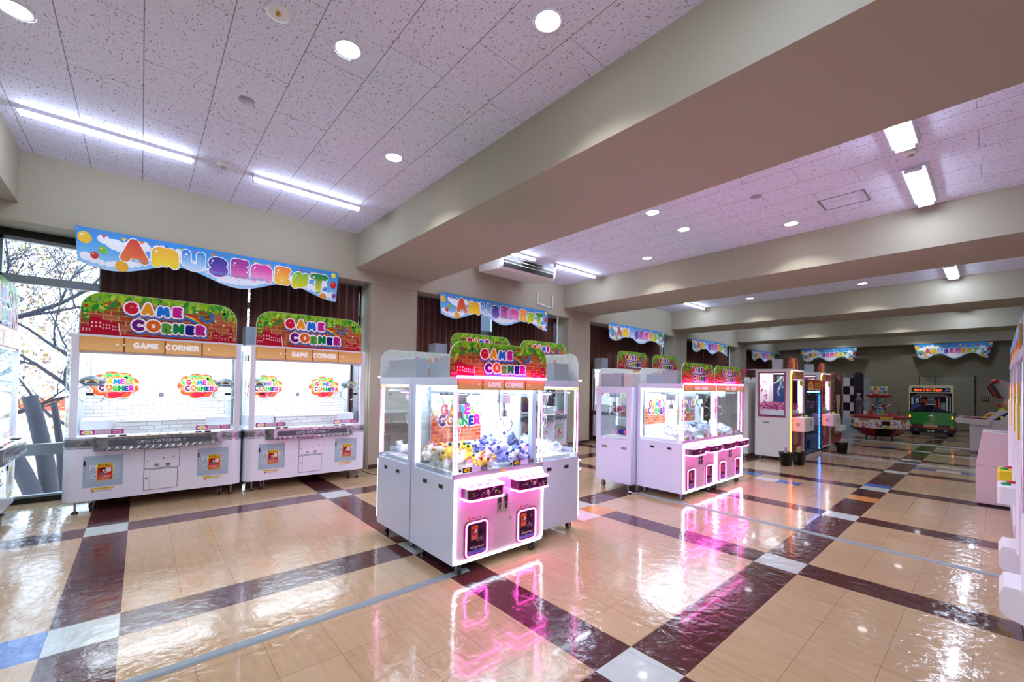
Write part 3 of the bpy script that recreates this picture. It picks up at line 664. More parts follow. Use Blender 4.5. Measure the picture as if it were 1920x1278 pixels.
# ------------------------------------------------------------------ hanging banner
BAN = [('A',('cf2f22','e8742a'),.03,1.12),('m',('f0b21a','f7d81e'),0,.95),('U',('1f7fd0','cfe6f4'),.06,1.),('S',('2a2a8c','8a4fb8'),-.05,1.),('E',('8f1e86','ee6db4'),.06,1.),('m',('d82a90','f0a0cc'),0,.95),('E',('ef7f1c','f5c832'),.05,1.),('n',('7cba28','e2dc24'),-.06,.95),('T',('128040','d8dc28'),.0,1.)]
def banner(label, W=2.87, H=.46, amp=.02, dang=0., seed=1, curl=0., group='amusement banners hung from the beams'):
    R = random.Random(seed); P = Print(.0015)
    def bot(u): return -H*.80-.17*H*sin((u/W+.5)*2*pi*2.25+.2)*1.0-(.02*H)
    n = 60
    def ground(u, v):
        t = min(1, max(0, -v/H)); a = (.05,.52,.85); b_ = (.72,.86,.95); return tuple(a[i]*(1-t)+b_[i]*t for i in range(3))
    k = 8
    for i in range(n):
        u0, u1 = -W/2+W*i/n, -W/2+W*(i+1)/n
        for j in range(k):
            P.poly([(u0,bot(u0)*(j+1)/k),(u1,bot(u1)*(j+1)/k),(u1,bot(u1)*j/k),(u0,bot(u0)*j/k)], ground, 0)
    cl = lambda x, y: abs(x) < W/2 and bot(max(-W/2, min(W/2, x)))+.004 < y < -.003
    P.clip = cl
    cloud = 'f4f7fb'
    for i in range(44):
        x = -W/2+.07+(W-.14)*i/43; r = R.uniform(.07,.11)*H; P.disc(x, bot(x)+r*1.25+.03, r, cloud, .55, 14)
    for cx, cy, s in ((-.42,-.28,1.),(-.27,-.22,.8),(-.2,-.24,.7),(.44,-.45,1.),(.32,-.62,.8),(.0,-.78,.9),(-.32,-.62,.7),(.1,-.72,.8),(-.36,-.3,.7),(.38,-.3,.6)):
        for j in range(5): P.disc(cx*W+R.uniform(-.08,.08)*W*.6*s, cy*H+R.uniform(-.09,.07)*H*s, R.uniform(.08,.15)*H*s, cloud, .6, 14)
    for i in range(7): P.rect(-.36*W+.04*i, -(.6+.028*i)*H, .18*W+.03*i, -(.608+.028*i)*H, '6db4dc', .8)
    cols = ('c81e50','2c4fa8','f0861c','f2dc1e','8cbf2a','2f8fd0','f0861c','d82048')
    for i, t in enumerate((-.42,-.36,-.305,-.225,-.175,-.12,-.06,-.01,.06,.11,.17,.21,.26,.31,.36,.41)):
        x = t*W; s = .04*H*2.1; P.poly([(x-s*.62,-.10*H),(x,-.10*H-s*1.15),(x+s*.62,-.12*H)], cols[(i*3) % 8], 1.2)
    P.stroke([(-.47*W,-.06*H),(-.23*W,-.13*H),(0,-.08*H),(.23*W,-.13*H),(.47*W,-.09*H)], .003, '8a8a78', 1.1)
    for cx, cy, r, c in ((-.475,-.25,.15,'f2c21a'),(-.425,-.5,.10,'7cb928'),(-.45,-.66,.09,'c8281c'),(-.37,-.84,.15,'eeaf1c'),(.475,-.12,.09,'f2d81e'),(.478,-.44,.12,'c8281c'),(.435,-.62,.08,'2f86d0'),(.405,-.70,.09,'7cb928'),(.43,-.88,.12,'ef9a1c'),(.375,-.93,.1,'d8d820'),(.485,-.8,.08,'8a3aa0')):
        P.clip = None
        if abs(cx*W)+r*H < W/2 and bot(cx*W) < cy*H-r*H*1.0:
            P.disc(cx*W, cy*H, r*H*.85, c, 1.6, 18, r*H); P.disc(cx*W-r*H*.3, cy*H+r*H*.4, r*H*.2, 'fbf3e4', 2.2, 8)
        else:
            pts = [(cx*W+r*H*.85*cos(2*pi*i/24), cy*H+r*H*sin(2*pi*i/24)) for i in range(24)]
            pts = [(max(-W/2+.003, min(W/2-.003, x)), y) for x, y in pts]; pts = [(x, max(bot(x)+.003, min(-.004, y))) for x, y in pts]
            P.poly(pts, c, 1.6)
    P.clip = None
    word(P, BAN, (-.365 if W > 2.5 else -.36)*W, -.62*H, (.40 if W > 2.5 else .27)*H, (.098 if W > 2.5 else .055)*H, [(0,0,.024*H,'ffffff',2.6)], (.46 if W > 2.5 else .36), 1.38 if W > 2.5 else .98)
    def fn(u, v, w):
        t = u/W+.5; s = -v/H
        x = w+amp*(.35+s)*(sin(t*17+seed)+.5*sin(t*31+2*seed))*.6+s*.02
        c = curl*max(0, abs(t-.5)-.40)/.10
        return (x-c*.06*s, u*(1-(.11*curl+.025)*s), v)
    m = P.build('amusement_banner', None, fn, attr_mat('banner_vinyl', .45))
    tag(m, label, 'banner', group)
    b = MB(); E_ = [-W/2+.02, -W/4, 0, W/4, W/2-.02]
    for u in E_:
        p = fn(u, -.025, 0); b.cyl((p[0]-.002,p[1],p[2]), (p[0]+.006,p[1],p[2]), .009, M_STEEL, 10)
    b.build('eyelet', m)
    return m
def put_banner(o, x, y, z, rz, label):
    o.location = (x,y,z); o.rotation_euler = (0,0,rz); o['label'] = label; return o
bn = banner('', amp=.018, seed=2)
put_banner(bn, -6.745, .84, 3.115, 0, 'largest colourful AMUSEMENT banner, above the two nearest white claw machines')
for x, y, z, rz, l in ((-6.74,5.52,3.11,0,'AMUSEMENT banner right of the nearest column, below the air conditioner'),(-6.74,10.67,3.11,0,'AMUSEMENT banner over the third window bay, between the second and third columns'),
                       (-6.74,15.32,3.10,0,'AMUSEMENT banner over the fourth window bay'),(-6.74,20.6,3.08,0,'smallest, farthest AMUSEMENT banner on the window side')):
    put_banner(copy_tree(bn), x, y, z, rz, l)
bn2 = banner('', W=2.05, H=.58, amp=.016, seed=5, curl=1.)
put_banner(bn2, -4.84, 22.52, 3.24, -pi/2, 'AMUSEMENT banner on the last beam, left one of the pair, above the white prize machines')
put_banner(copy_tree(bn2), -1.08, 22.52, 3.24, -pi/2, 'AMUSEMENT banner on the last beam, right one of the pair, above the green bus')

# ------------------------------------------------------------------ shared machine pieces
def caster(parent, x, y, zt=.1, name='caster', R=.032):
    b = MB(); b.cyl((x,y-.012,R),(x,y+.012,R), R, M_RUBBER, 18); b.cyl((x,y-.0135,R),(x,y+.0135,R), R*.7, M_STEEL, 18); b.cyl((x,y-.0145,R),(x,y+.0145,R), R*.3, M_WHITE, 10)
    o = b.build(name, parent)
    b = MB(); b.prism([(x-.022,zt),(x+.022,zt),(x+.012,R-.006),(x-.006,R-.006)], y-.02, y-.015, M_STEEL, axis='y'); b.prism([(x-.022,zt),(x+.022,zt),(x+.012,R-.006),(x-.006,R-.006)], y+.015, y+.02, M_STEEL, axis='y')
    b.box((x-.03,y-.028,zt-.006),(x+.03,y+.028,zt), M_STEEL); b.build('caster_fork', o); return o
def crane(parent, x, y, z, s=1., body='grey'):
    o = thing_part('claw_crane', parent, (x,y,z)); 
    b = MB(); b.box((-.05*s,-.055*s,-.06*s),(.05*s,.055*s,.03*s), M_STEEL); b.box((-.035*s,.03*s,-.045*s),(.055*s,.06*s,.01*s), M_GREYBOX); b.cyl((0,0,-.06*s),(0,0,-.14*s), .012*s, M_CHROME, 10); b.cyl((0,0,-.13*s),(0,0,-.19*s), .03*s, M_STEEL, 14)
    b.build('carriage', o)
    for k in range(3):
        a = 2*pi*k/3+.4; c, d = cos(a), sin(a)
        MB().tube([(.02*s*c,.02*s*d,-.18*s),(.075*s*c,.075*s*d,-.20*s),(.095*s*c,.095*s*d,-.26*s),(.07*s*c,.07*s*d,-.32*s),(.04*s*c,.04*s*d,-.335*s)], .006*s, M_CHROME, 6).build('claw', o)
    return o
def thing_part(name, parent, loc):
    o = link(bpy.data.objects.new(name, None), parent); o.location = loc; o.empty_display_size = .05; return o
def catenary(p, q, sag, n=14):
    p, q = Vector(p), Vector(q); return [tuple(p.lerp(q, i/n)-Vector((0,0,sag*4*(i/n)*(1-i/n)))) for i in range(n+1)]

# plush prizes
PL = {}
def plush_proto(kind, cols):
    R = random.Random(kind); b = MB(); m = [pbr('plush_'+c, c, .9) for c in cols]
    b.sphere((0,0,.03), .042, m[0], 1.1, .9, .8, 12, 8); b.sphere((.045,0,.045), .032, m[0], 1, 1.05, .95, 12, 8)
    for s in (-1, 1):
        b.sphere((.045,s*.026,.074), .012, m[1], n=8, k=5); b.sphere((.01,s*.04,.02), .016, m[0], 1.5, .8, .7, 8, 5); b.sphere((-.035,s*.025,.018), .016, m[0], 1.5, .9, .7, 8, 5); b.sphere((.073,s*.012,.05), .004, M_BLACK, n=6, k=4)
    b.sphere((.072,0,.038), .009, m[1], n=8, k=5)
    if kind % 2: b.sphere((-.0,0,.055), .03, m[1], 1.1, .9, .4, 10, 5)
    o = b.build('plush_toy'); tag(o, '', 'plush toy'); return o
def pile(kinds, x0, x1, y0, y1, z, n, label, group, seed, M, hmax=.12, s0=.8, s1=1.35):
    R = random.Random(seed)
    for i in range(n):
        k = R.choice(kinds)
        if k not in PL: PL[k] = plush_proto(len(PL), k); o = PL[k]
        else: o = PL[k].copy(); COL.objects.link(o)
        fx, fy = R.random(), R.random(); hh = hmax*(1-abs(fx-.4))*(1-abs(fy-.5)*.8)*R.uniform(.0,1)
        p = M @ Vector((x0+(x1-x0)*fx, y0+(y1-y0)*fy, z+hh)); s = R.uniform(s0, s1)
        o.location = p; o.rotation_euler = (R.uniform(-.6,.6), R.uniform(-.6,.6), R.uniform(0,6.3)); o.scale = (s,s,s)
        o['label'] = label; o['group'] = group

# ------------------------------------------------------------------ neon two player claw machine (front faces +x)
def neon_claw():
    T = thing('neon_claw_machine', '', 'claw machine')
    Wd, D, zb, zd, zT = .92, .66, .09, .72, 1.47; x0, x1, y0, y1 = -D/2, D/2, -Wd/2, Wd/2
    b = MB(); b.box((x0,y0,zb),(x1-.012,y1,zd), M_LILAC); b.box((x0,y0,zd),(x0+.05,y0+.05,zT), M_LILAC); b.box((x0,y1-.05,zd),(x0+.05,y1,zT), M_LILAC)
    b.box((x0+.05,y0,1.41),(x1-.02,y0+.02,zT), M_LILAC); b.box((x0+.05,y1-.02,1.41),(x1-.02,y1,zT), M_LILAC); b.box((x0+.001,y0+.001,zT-.012),(x1-.01,y1-.001,zT+.001), M_LILAC); b.box((x0,y0+.05,1.41),(x0+.012,y1-.05,zT), M_LILAC)
    b.box((x0+.02,y0+.03,zd),(x1-.03,y1-.03,zd+.012), M_PLASTIC); b.box((x1-.03,y0,zd),(x1-.005,y1,zd+.035), M_ALU)
    b.build('cabinet', T)
    MB().box((x0+.004,y0+.17,zd),(x0+.014,y1-.05,1.41), M_PLASTIC).build('rear_panel', T)
    MB().box((x0+.004,y0+.05,zd),(x0+.008,y0+.17,1.41), M_GLASS).build('glass_pane', T)
    for s in (y0+.004, y1-.008): MB().box((x0+.05,s,zd),(x1-.035,s+.004,1.41), M_GLASS).build('glass_pane', T)
    for a, c in ((y0+.03,-.002),(.002,y1-.03)): MB().box((x1-.012,a,zd+.035),(x1-.008,c,1.375), M_GLASS).build('glass_pane', T)
    MB().box((x0+.06,y0+.05,1.395),(x1-.06,y1-.05,1.405), pbr('interior_light_panel','ffffff',.5,emit=6.5,ecol='e4f0ff')).build('interior_light', T)
    for s in (-1, 1):
        y = s*(Wd/2-.018)
        MB().box((x1-.06,y-.012,zd+.02),(x1-.0,y+.012,1.40), M_ACRYL).build('corner_post', T)
        MB().cyl((x1-.05,y,zd+.04),(x1-.05,y,1.39), .007, M_LED, 8).build('light_tube', T)
        MB().cyl((x1-.012,y,zd+.04),(x1-.012,y,1.08), .006, M_PINK, 8).build('light_tube', T); MB().cyl((x1-.012,y,1.08),(x1-.012,y,1.37), .006, M_HOT, 8).build('light_tube', T)
        MB().cyl((x0+.06,s*(Wd/2-.03),zd+.04),(x0+.06,s*(Wd/2-.03),1.39), .007, M_LED, 8).build('light_tube', T)
    # front
    fp = MB(); pts = rrect(y0+.012, zb+.012, y1-.012, zd-.02, .05, 5); fp.prism(pts, x1-.012, x1-.004, pbr('front_panel_enamel','e3d4e2',.25,coat=.3), axis='x'); fp.build('front_panel', T)
    MB().tube([(x1,u,v) for u, v in rrect(y0+.01, zb+.012, y1-.01, zd-.012, .05, 6)], .0075, M_WNEON, 8, closed=True).build('neon_outline', T)
    MB().tube([(x1+.012,y0-.004,zT+.005),(x1+.012,y1+.004,zT+.005)], .009, M_PINK, 8).build('neon_top_tube', T)
    dr = MB().box((x1-.005,-.095,.135),(x1-.001,.105,.585), pbr('front_panel_enamel','',0)).build('service_door', T)
    for a in (-.06, .005):
        c = MB(); c.bbox((x1-.001,a,.42),(x1+.008,a+.045,.55), M_CHROME, .003); c.box((x1+.007,a+.012,.49),(x1+.011,a+.033,.535), M_BLACK); c.box((x1+.007,a+.018,.435),(x1+.011,a+.03,.475), M_RUBBER); c.box((x1+.008,a+.01,.478),(x1+.016,a+.036,.488), M_STEEL); c.build('coin_slot', dr)
    MB().cyl((x1-.001,.08,.35),(x1+.006,.08,.35), .009, M_CHROME, 12).build('lock', dr)
    for s, a in ((0,-.36),(1,.16)):
        f = MB(); P2 = rrect(a-.006, .118, a+.216, .392, .035, 5); f.prism(P2, x1-.004, x1+.004, M_DARKFRAME, axis='x'); f = f.build('prize_door', T)
        MB().tube([(x1+.006,u,v) for u, v in rrect(a+.006, .13, a+.204, .38, .03, 5)], .006, M_PINK, 8, closed=True).build('neon_ring', f)
        P = Print(); P.poly(rrect(a+.02,.142,a+.19,.368,.02,4), '2a1030', 0); R = random.Random(3+s)
        P.rect(a+.024, .146, a+.186, .175, '6a78c8', 1)
        for i in range(14):
            cx, cy = R.uniform(a+.03,a+.18), R.uniform(.19,.355); P.stroke(arc(cx, cy, R.uniform(.004,.012), R.uniform(.004,.012), R.uniform(0,90), R.uniform(150,330), 5), .0012, R.choice(('e8e0f0','c058d0','f070c0','8a60e0')), 1)
        for i in range(9): t = pi*i/8; P.stroke([(a+.135+.012*cos(t),.235+.012*sin(t)),(a+.135+.034*cos(t),.235+.034*sin(t))], .001, 'd8cce8', 1)
        P.text('Amaprend', a+.105, .185, .03, 'f4e8f4', 2, .01)
        warning_art(P, a+(.05 if s == 0 else .035), .25, .062, .105, 3, True)
        P.build('door_graphic', f, lambda u, v, w: (x1+.0045+w, u, v))
        Q = Print(); Q.rect(a+.03,.402,a+.048,.425,'f08a1c',0); Q.marks(a+.1, .403, .09, .02, '4a3040', 0, 6); Q.build('door_label', f, lambda u, v, w: (x1-.003+w, u, v))
    for s, a in ((0,-.40),(1,.085)):
        wd = .33; z0, z1 = .575, .665; xo = x1+.105
        pr = [(x1-.01,a),(x1-.01,a+wd),(xo-.03,a+wd)]+[(xo-.03+.03*sin(t),a+wd-.03+.03*cos(t)) for t in (.4,.8,1.2,1.57)]+[(xo,a+.03)]+[(xo-.03+.03*cos(t),a+.03-.03*sin(t)) for t in (.4,.8,1.2,1.57)]
        cp = MB().prism(pr, z0, z1, pbr('control_box_shell','3a1030',.3)).build('control_panel', T)
        MB().prism([(p[0]-.003,a+wd/2+(p[1]-a-wd/2)*.97) for p in pr], z1, z1+.004, pbr('control_top_plate','e8e0ec',.2)).build('top_plate', cp)
        edge = [(x1-.01,a+wd),(xo-.03,a+wd+.003)]+[(xo-.03+.033*sin(t),a+wd-.03+.033*cos(t)) for t in (.4,.8,1.2,1.57)]+[(xo+.003,a+.03)]+[(xo-.03+.033*cos(t),a+.03-.033*sin(t)) for t in (.4,.8,1.2,1.57)]+[(x1-.01,a-.003)]
        for zz in (z0, z1): MB().tube([(x, y, zz) for x, y in edge], .0075, M_PINK, 8).build('neon_edge', cp)
        P = Print(); R = random.Random(11+s); P.rect(a+.03, z0+.008, a+wd-.03, z1-.008, '340c2c', 0)
        for i in range(16):
            cx, cy = a+.04+(wd-.08)*i/15, R.uniform(z0+.022, z1-.022); P.stroke(arc(cx, cy, R.uniform(.005,.011), R.uniform(.005,.013), R.uniform(0,90), R.uniform(180,350), 6), .0015, R.choice(('f4e8f4','f4e8f4','f08ac8','b060d8','f0c050')), 1)
        P.poly([(a+wd*.5+.012*sin(t)*1.3, (z0+z1)/2+.008+.012*cos(t)*(1 if cos(t)>0 else 1.6)) for t in [2*pi*i/10 for i in range(10)]], 'f6b8e0', 2)
        P.build('control_graphic', cp, lambda u, v, w, xo=xo: (xo+.001+w, u, v))
        for i in range(3):
            bt = MB().cyl((x1+.045,a+.05+.075*i,z1+.004),(x1+.045,a+.05+.075*i,z1+.016), .024, M_PLASTIC, 18); bt.cyl((x1+.045,a+.05+.075*i,z1+.016),(x1+.045,a+.05+.075*i,z1+.019), .016, M_CHROME, 14); bt.build('button', cp)
    for xx in (-.10, .14):
        for s in (-1, 1):
            h = MB(); yy = s*Wd/2; h.box((xx-.034,yy-.002,.622),(xx+.034,yy+.002,.658), M_ALU); h.box((xx-.027,yy-.003,.627),(xx+.027,yy+.003,.653), M_BLACK); h.build('vent_handle', T)
    # stickers on glass
    for a in (-.40, .1):
        P = Print(); P.disc(a-.012, zd+.058, .012, '20202c', 0, 14); P.rect(a+.01, zd+.04, a+.24, zd+.078, 'c9cede', 0); P.rect(a+.01, zd+.04, a+.09, zd+.078, '2c2c38', 1); P.disc(a+.05, zd+.059, .03, 'e8dc20', 2, 12, .014); P.text('100', a+.05, zd+.05, .022, '28241c', 3, .04)
        P.rect(a+.18, zd+.04, a+.24, zd+.078, '34343f', 1)
        for i in range(3): P.rect(a+.186, zd+.047+.01*i, a+.234, zd+.051+.01*i, 'b8b8c8', 2)
        P.build('price_sticker', T, lambda u, v, w: (x1-.006+w, u, v))
    Q = Print(); Q.rect(-.02, zd+.008, .02, zd+.028, 'e8b81c', 0); Q.marks(.075, zd+.010, .08, .014, '8a6a7a', 0, 8); Q.build('caution_label', T, lambda u, v, w: (x1-.004+w, u, v))
    # interior
    P = Print(); P.ox = -.02; P.oy = .90; P.sc = 1.
    poster_art(P, .54, .40); P.build('interior_poster', T, lambda u, v, w: (x0+.016+w, u, v))
    g = MB(); g.box((x0+.08,y0+.06,1.345),(x1-.08,y0+.075,1.36), M_ALU); g.box((x0+.08,y1-.075,1.345),(x1-.08,y1-.06,1.36), M_ALU); g.box((-.01,y0+.06,1.33),(.01,y1-.06,1.345), M_CHROME); g.box((x0+.07,-.006,1.30),(x1-.07,.006,1.39), M_ALU); g.build('gantry_rail', T)
    crane(T, .03, -.22, 1.31, .9); crane(T, .03, .25, 1.31, .9)
    for a, q, sg in (((x0+.1,y0+.07,1.36),(.0,-.25,1.34),.26),((x0+.3,y0+.08,1.36),(.05,-.12,1.35),.22),((x1-.1,.02,1.34),(.03,.24,1.30),.2),((0,-.02,1.34),(.06,-.2,1.33),.12)):
        MB().tube(catenary(a, q, sg), .005, pbr('grey_cable','8c8c98',.4), 6).build('cable', T)
    MB().box((x0+.02,-.005,zd),(x1-.03,.005,zd+.07), M_ACRYL).build('divider', T)
    for s in (y0+.03, y1-.045): MB().box((x0+.05,s,zd+.01),(x1-.1,s+.015,zd+.035), pbr('tray_white','f4f4fa',.3)).build('tray_edge', T)
    header_sign(.93, .275, T, x1-.03, zT+.0, .12)
    wood_band(.90, 1.378, 1.462, T, x1+.002, .08, .42)
    bx = MB(); bx.bbox((x0+.01,y1-.16,zT),(x0+.53,y1-.04,zT+.165), M_GREYBOX, .005); bx.build('electronics_box', T)
    MB().bbox((x0+.33,y0+.05,zT),(x1-.12,-.02,zT+.17), M_GREYBOX, .005).build('electronics_box', T)
    for x in (x0+.08, x1-.06):
        for y in (y0+.08, y1-.08): caster(T, x, y, zb)
    return T
def poster_art(P, W, H):
    R = random.Random(4); P.rect(-W/2, 0, W/2, H, 'e0a888', 0); bw, bh = .085, .036; y = 0; r = 0
    while y < H*.62:
        x = -W/2-(bw/2 if r % 2 else 0)
        while x < W/2:
            a, c = max(-W/2, x+.003), min(W/2, x+bw-.003)
            if c-a > .008: P.rect(a, y+.003, c, y+bh-.003, R.choice(('d8603c','e07850','c04830','e88a60')), 1)
            x += bw
        y += bh; r += 1
    P.rect(-W/2, H*.6, W/2, H, 'e6c8a0', 1)
    for i in range(46): P.leaf(R.uniform(-W/2+.05, W/2-.05), H-R.uniform(.04,.42)*H*(1 if R.random()<.4 else .6), R.uniform(.02,.045), R.uniform(-2.6,-.5), R.choice(('58c860','a8d860','3fae50','f0a870')), 2+i*.02)
    for i, c in enumerate(('e8603c','f0a03c','f2dc50','5ab860','5a9ae0')): P.stroke(arc(.03, H*.38, .19-.008*i, .2-.008*i, 140, 10, 12), .004, c, 3.2+i*.1)
    h = .085; word(P, GAMEC, -.17, H*.62, h, .014, [(0,0,.009,'ffffff',4),], .2); word(P, CORNC, -.19, H*.38, h, .014, [(0,0,.009,'ffffff',4)], .2)

# ------------------------------------------------------------------ wide white claw machine (front faces +x)
M_BRICKW = None
def brick_mat():
    m = bpy.data.materials.new('white_brick_print'); m.use_nodes = True; nt = m.node_tree; n = nt.nodes; b = n['Principled BSDF']
    tc = n.new('ShaderNodeTexCoord'); sp = n.new('ShaderNodeSeparateXYZ'); nt.links.new(tc.outputs['Object'], sp.inputs[0]); cb = n.new('ShaderNodeCombineXYZ')
    nt.links.new(sp.outputs[1], cb.inputs[0]); nt.links.new(sp.outputs[2], cb.inputs[1])
    k = n.new('ShaderNodeTexBrick'); nt.links.new(cb.outputs[0], k.inputs['Vector']); k.inputs['Scale'].default_value = 1; k.inputs['Brick Width'].default_value = .135; k.inputs['Row Height'].default_value = .042; k.inputs['Mortar Size'].default_value = .0022
    k.inputs['Color1'].default_value = (*lin('efece8'), 1); k.inputs['Color2'].default_value = (*lin('d3cdca'), 1); k.inputs['Mortar'].default_value = (*lin('8f8482'), 1); k.inputs['Bias'].default_value = -.3
    ns = n.new('ShaderNodeTexNoise'); ns.inputs['Scale'].default_value = 30; nt.links.new(tc.outputs['Object'], ns.inputs['Vector'])
    nt.links.new(mixc(nt, nmath(nt, 'MULTIPLY', ns.outputs[0], .25), k.outputs[0], lin('b8b0ac')), b.inputs['Base Color']); b.inputs['Roughness'].default_value = .5
    return m
def chrome_pattern():
    m = bpy.data.materials.new('mottled_silver'); m.use_nodes = True; nt = m.node_tree; n = nt.nodes; b = n['Principled BSDF']; tc = n.new('ShaderNodeTexCoord')
    ns = n.new('ShaderNodeTexVoronoi'); ns.inputs['Scale'].default_value = 24; nt.links.new(tc.outputs['Object'], ns.inputs['Vector'])
    nt.links.new(mixc(nt, ns.outputs[0], lin('c4c8cc'), lin('5c6066')), b.inputs['Base Color']); b.inputs['Metallic'].default_value = .8; b.inputs['Roughness'].default_value = .28
    return m
M_BRICKW = brick_mat(); M_SILV = chrome_pattern()
def cloud_pts(rx, ry, n=9, lob=.16):
    return [(rx*cos(t)*(1+lob*abs(sin(n*t/2))*1), ry*sin(t)*(1+lob*abs(sin(n*t/2)))) for t in [2*pi*i/90 for i in range(90)]]
def cloud_sign(parent, x, y, z, rx=.195, ry=.145):
    P = Print(.0005); pts = cloud_pts(rx, ry); P.poly([(a*1.06, b*1.07) for a, b in pts], 'ffffff', 0)
    P.poly(pts, 'e8562c', 1)
    inr = lambda a, b: (a/rx)**2+(b/ry)**2 < 1.12
    P.clip = inr; R = random.Random(2)
    for i in range(9):
        for j in range(6):
            a = -rx+i*.05+(.025 if j % 2 else 0); P.rect(a, -.09+j*.026, a+.046, -.068+j*.026, R.choice(('f09a5c','e88a50','f2a870')), 2)
    for i in range(70):
        t = R.uniform(.15, pi-.15) if i < 55 else R.uniform(-.4,.5)+(pi if i % 2 else 0); k = R.uniform(.72,1.0); P.disc(rx*cos(t)*k, ry*abs(sin(t))*k+.01, R.uniform(.012,.024), R.choice(('7ed36a','a8de5a','4cc06a','c8e880')), 2.5, 10)
    for i, c in enumerate(('f0503c','f0a03c','f2dc50','5ac860','5a9af0')): P.stroke(arc(.01, -.02, .155-.007*i, .12-.006*i, 150, 12, 14), .0035, c, 3+i*.1)
    P.poly([(-.15,-.11),(-.02,-.11),(-.03,-.05),(-.06,-.03),(-.12,-.035),(-.16,-.05)], 'd81c3c', 3); P.poly([(.05,-.11),(.14,-.09),(.15,-.05),(.08,-.06)], 'd81c3c', 3); P.disc(0,-.115,.07,'e0203c',3.1,16,.035)
    for i in range(5): P.rect(-.14+.022*i, -.075, -.13+.022*i, -.06, 'ffffff', 4)
    P.clip = None; h = .058; word(P, GAMEC, -.125, .018, h, .0095, [(0,0,.007,'ffffff',4.5)], .19); word(P, CORNC, -.135, -.062, h, .0095, [(0,0,.007,'ffffff',4.5)], .19)
    return P.build('cloud_sign', parent, lambda u, v, w: (x+w, y+u, z+v))
def wide_claw():
    T = thing('wide_claw_machine', '', 'claw machine')
    Wd, D, zb, zd, zT = 1.57, .76, .13, .80, 1.88; x0, x1, y0, y1 = -D/2, D/2, -Wd/2, Wd/2; r = .11
    foot = rrect(x0, y0, x1, y1, r, 6)
    def ring(d): return rrect(x0+d, y0+d, x1-d, y1-d, r, 6)
    b = MB(); b.prism(foot, zb, .675, M_WHITE); b.prism(ring(.004), .675, .785, M_WHITE)
    b.prism(foot, .785, zd, M_WHITE); b.build('base_cabinet', T)
    b = MB(); b.prism(ring(-.003), .70, .765, M_SILV); b.build('silver_band', T)
    for z in (.685,.775): MB().prism(ring(-.002), z-.004, z+.004, M_CHROME).build('trim_line', T)
    # upper frame
    b = MB()
    for y in (-.715, .715): b.box((x1-.05,y-.03,zd),(x1-.005,y+.03,zT), M_WHITE); b.box((x0,y-.03,zd),(x0+.05,y+.03,zT), M_WHITE)
    b.prism(foot, zT-.02, zT, M_WHITE); b.box((x1-.05,-.69,1.68),(x1-.02,.69,zT-.02), M_WHITE); b.build('upper_frame', T)
    MB().box((x1-.03,-.685,zd+.01),(x1-.024,.685,1.69), M_GLASS).build('front_glass', T)
    for s in (-1, 1):
        g = MB(); arcp = [(x1-r+r*cos(t), s*(Wd/2-r+r*sin(t))) for t in [pi/2*i/6 for i in range(7)]]
        arcp = [(x1-.008, s*.745)] + [p for p in arcp if abs(p[1]) > .745]
        pts = arcp+[(x0+.05, s*Wd/2)]
        vs = [(a,c,z) for z in (zd,zT-.02) for a,c in pts]; n = len(pts); g.add(vs, [(i,i+1,n+i+1,n+i) for i in range(n-1)], M_GLASS, True); g.build('side_glass', T)
        k = MB(); k.box((x0+.05,s*(Wd/2-.03)-.01,zd),(x0+.09,s*(Wd/2-.03)+.01,zT-.03), M_CHROME); k.box((.05,s*(Wd/2-.05)-.02,zT-.2),(.12,s*(Wd/2-.05)+.02,zT-.12), M_BLACK); k.build('side_fitting', T)
    MB().box((x0+.02,-.74,zd),(x0+.035,.74,zT-.02), M_BRICKW).build('brick_backdrop', T)
    MB().box((x0+.06,-.66,zT-.06),(x1-.08,.66,zT-.045), pbr('wide_interior_light','ffffff',.5,emit=4.6,ecol='eaf3ff')).build('interior_light', T)
    MB().box((x1-.075,-.66,zT-.17),(x1-.055,.66,zT-.15), M_LED).build('light_tube', T)
    cloud_sign(T, x0+.045, -.43, 1.34); cloud_sign(T, x0+.045, .38, 1.34)
    MB().box((x0+.036,-.02,1.20),(x0+.04,.025,1.25), pbr('grey_tag','70687c',.5)).build('backdrop_tag', T)
    # play deck with brick riser and two chutes
    MB().box((x0+.04,-.40,.93),(x1-.20,.42,.94), M_PLASTIC).build('play_deck', T)
    MB().box((x1-.205,-.40,zd),(x1-.20,.42,.935), M_BRICKW).build('brick_riser', T)
    for a, c in ((-.68,-.40),(.42,.68)): MB().box((x0+.04,a,zd),(x1-.25,c,.955), M_PLASTIC).build('prize_shelf', T)
    sh = MB(); R = random.Random(9)
    for i in range(150):
        px, py = R.uniform(x0+.1,x1-.26), R.uniform(-.38,.40); s = R.uniform(.01,.03); a = R.uniform(0,6)
        sh.add([(px+s*cos(a),py+s*sin(a),.941),(px-s*sin(a),py+s*cos(a),.95+R.uniform(0,.012)),(px-s*cos(a),py-s*sin(a),.942),(px+s*sin(a),py-s*cos(a),.941)], [(0,1,2,3)], pbr('crumpled_film','e6ecf6',.15))
    o = sh.build('crumpled_film', T); o['kind'] = 'stuff'
    # cranes
    gr = MB(); gr.box((x0+.08,-.68,zT-.10),(x0+.11,.68,zT-.07), M_ALU); gr.box((x1-.16,-.68,zT-.12),(x1-.14,.68,zT-.09), M_ALU)
    for y in (-.60,.62): gr.box((x0+.08,y-.015,zT-.11),(x1-.12,y+.015,zT-.08), M_ALU)
    gr.build('gantry_rail', T)
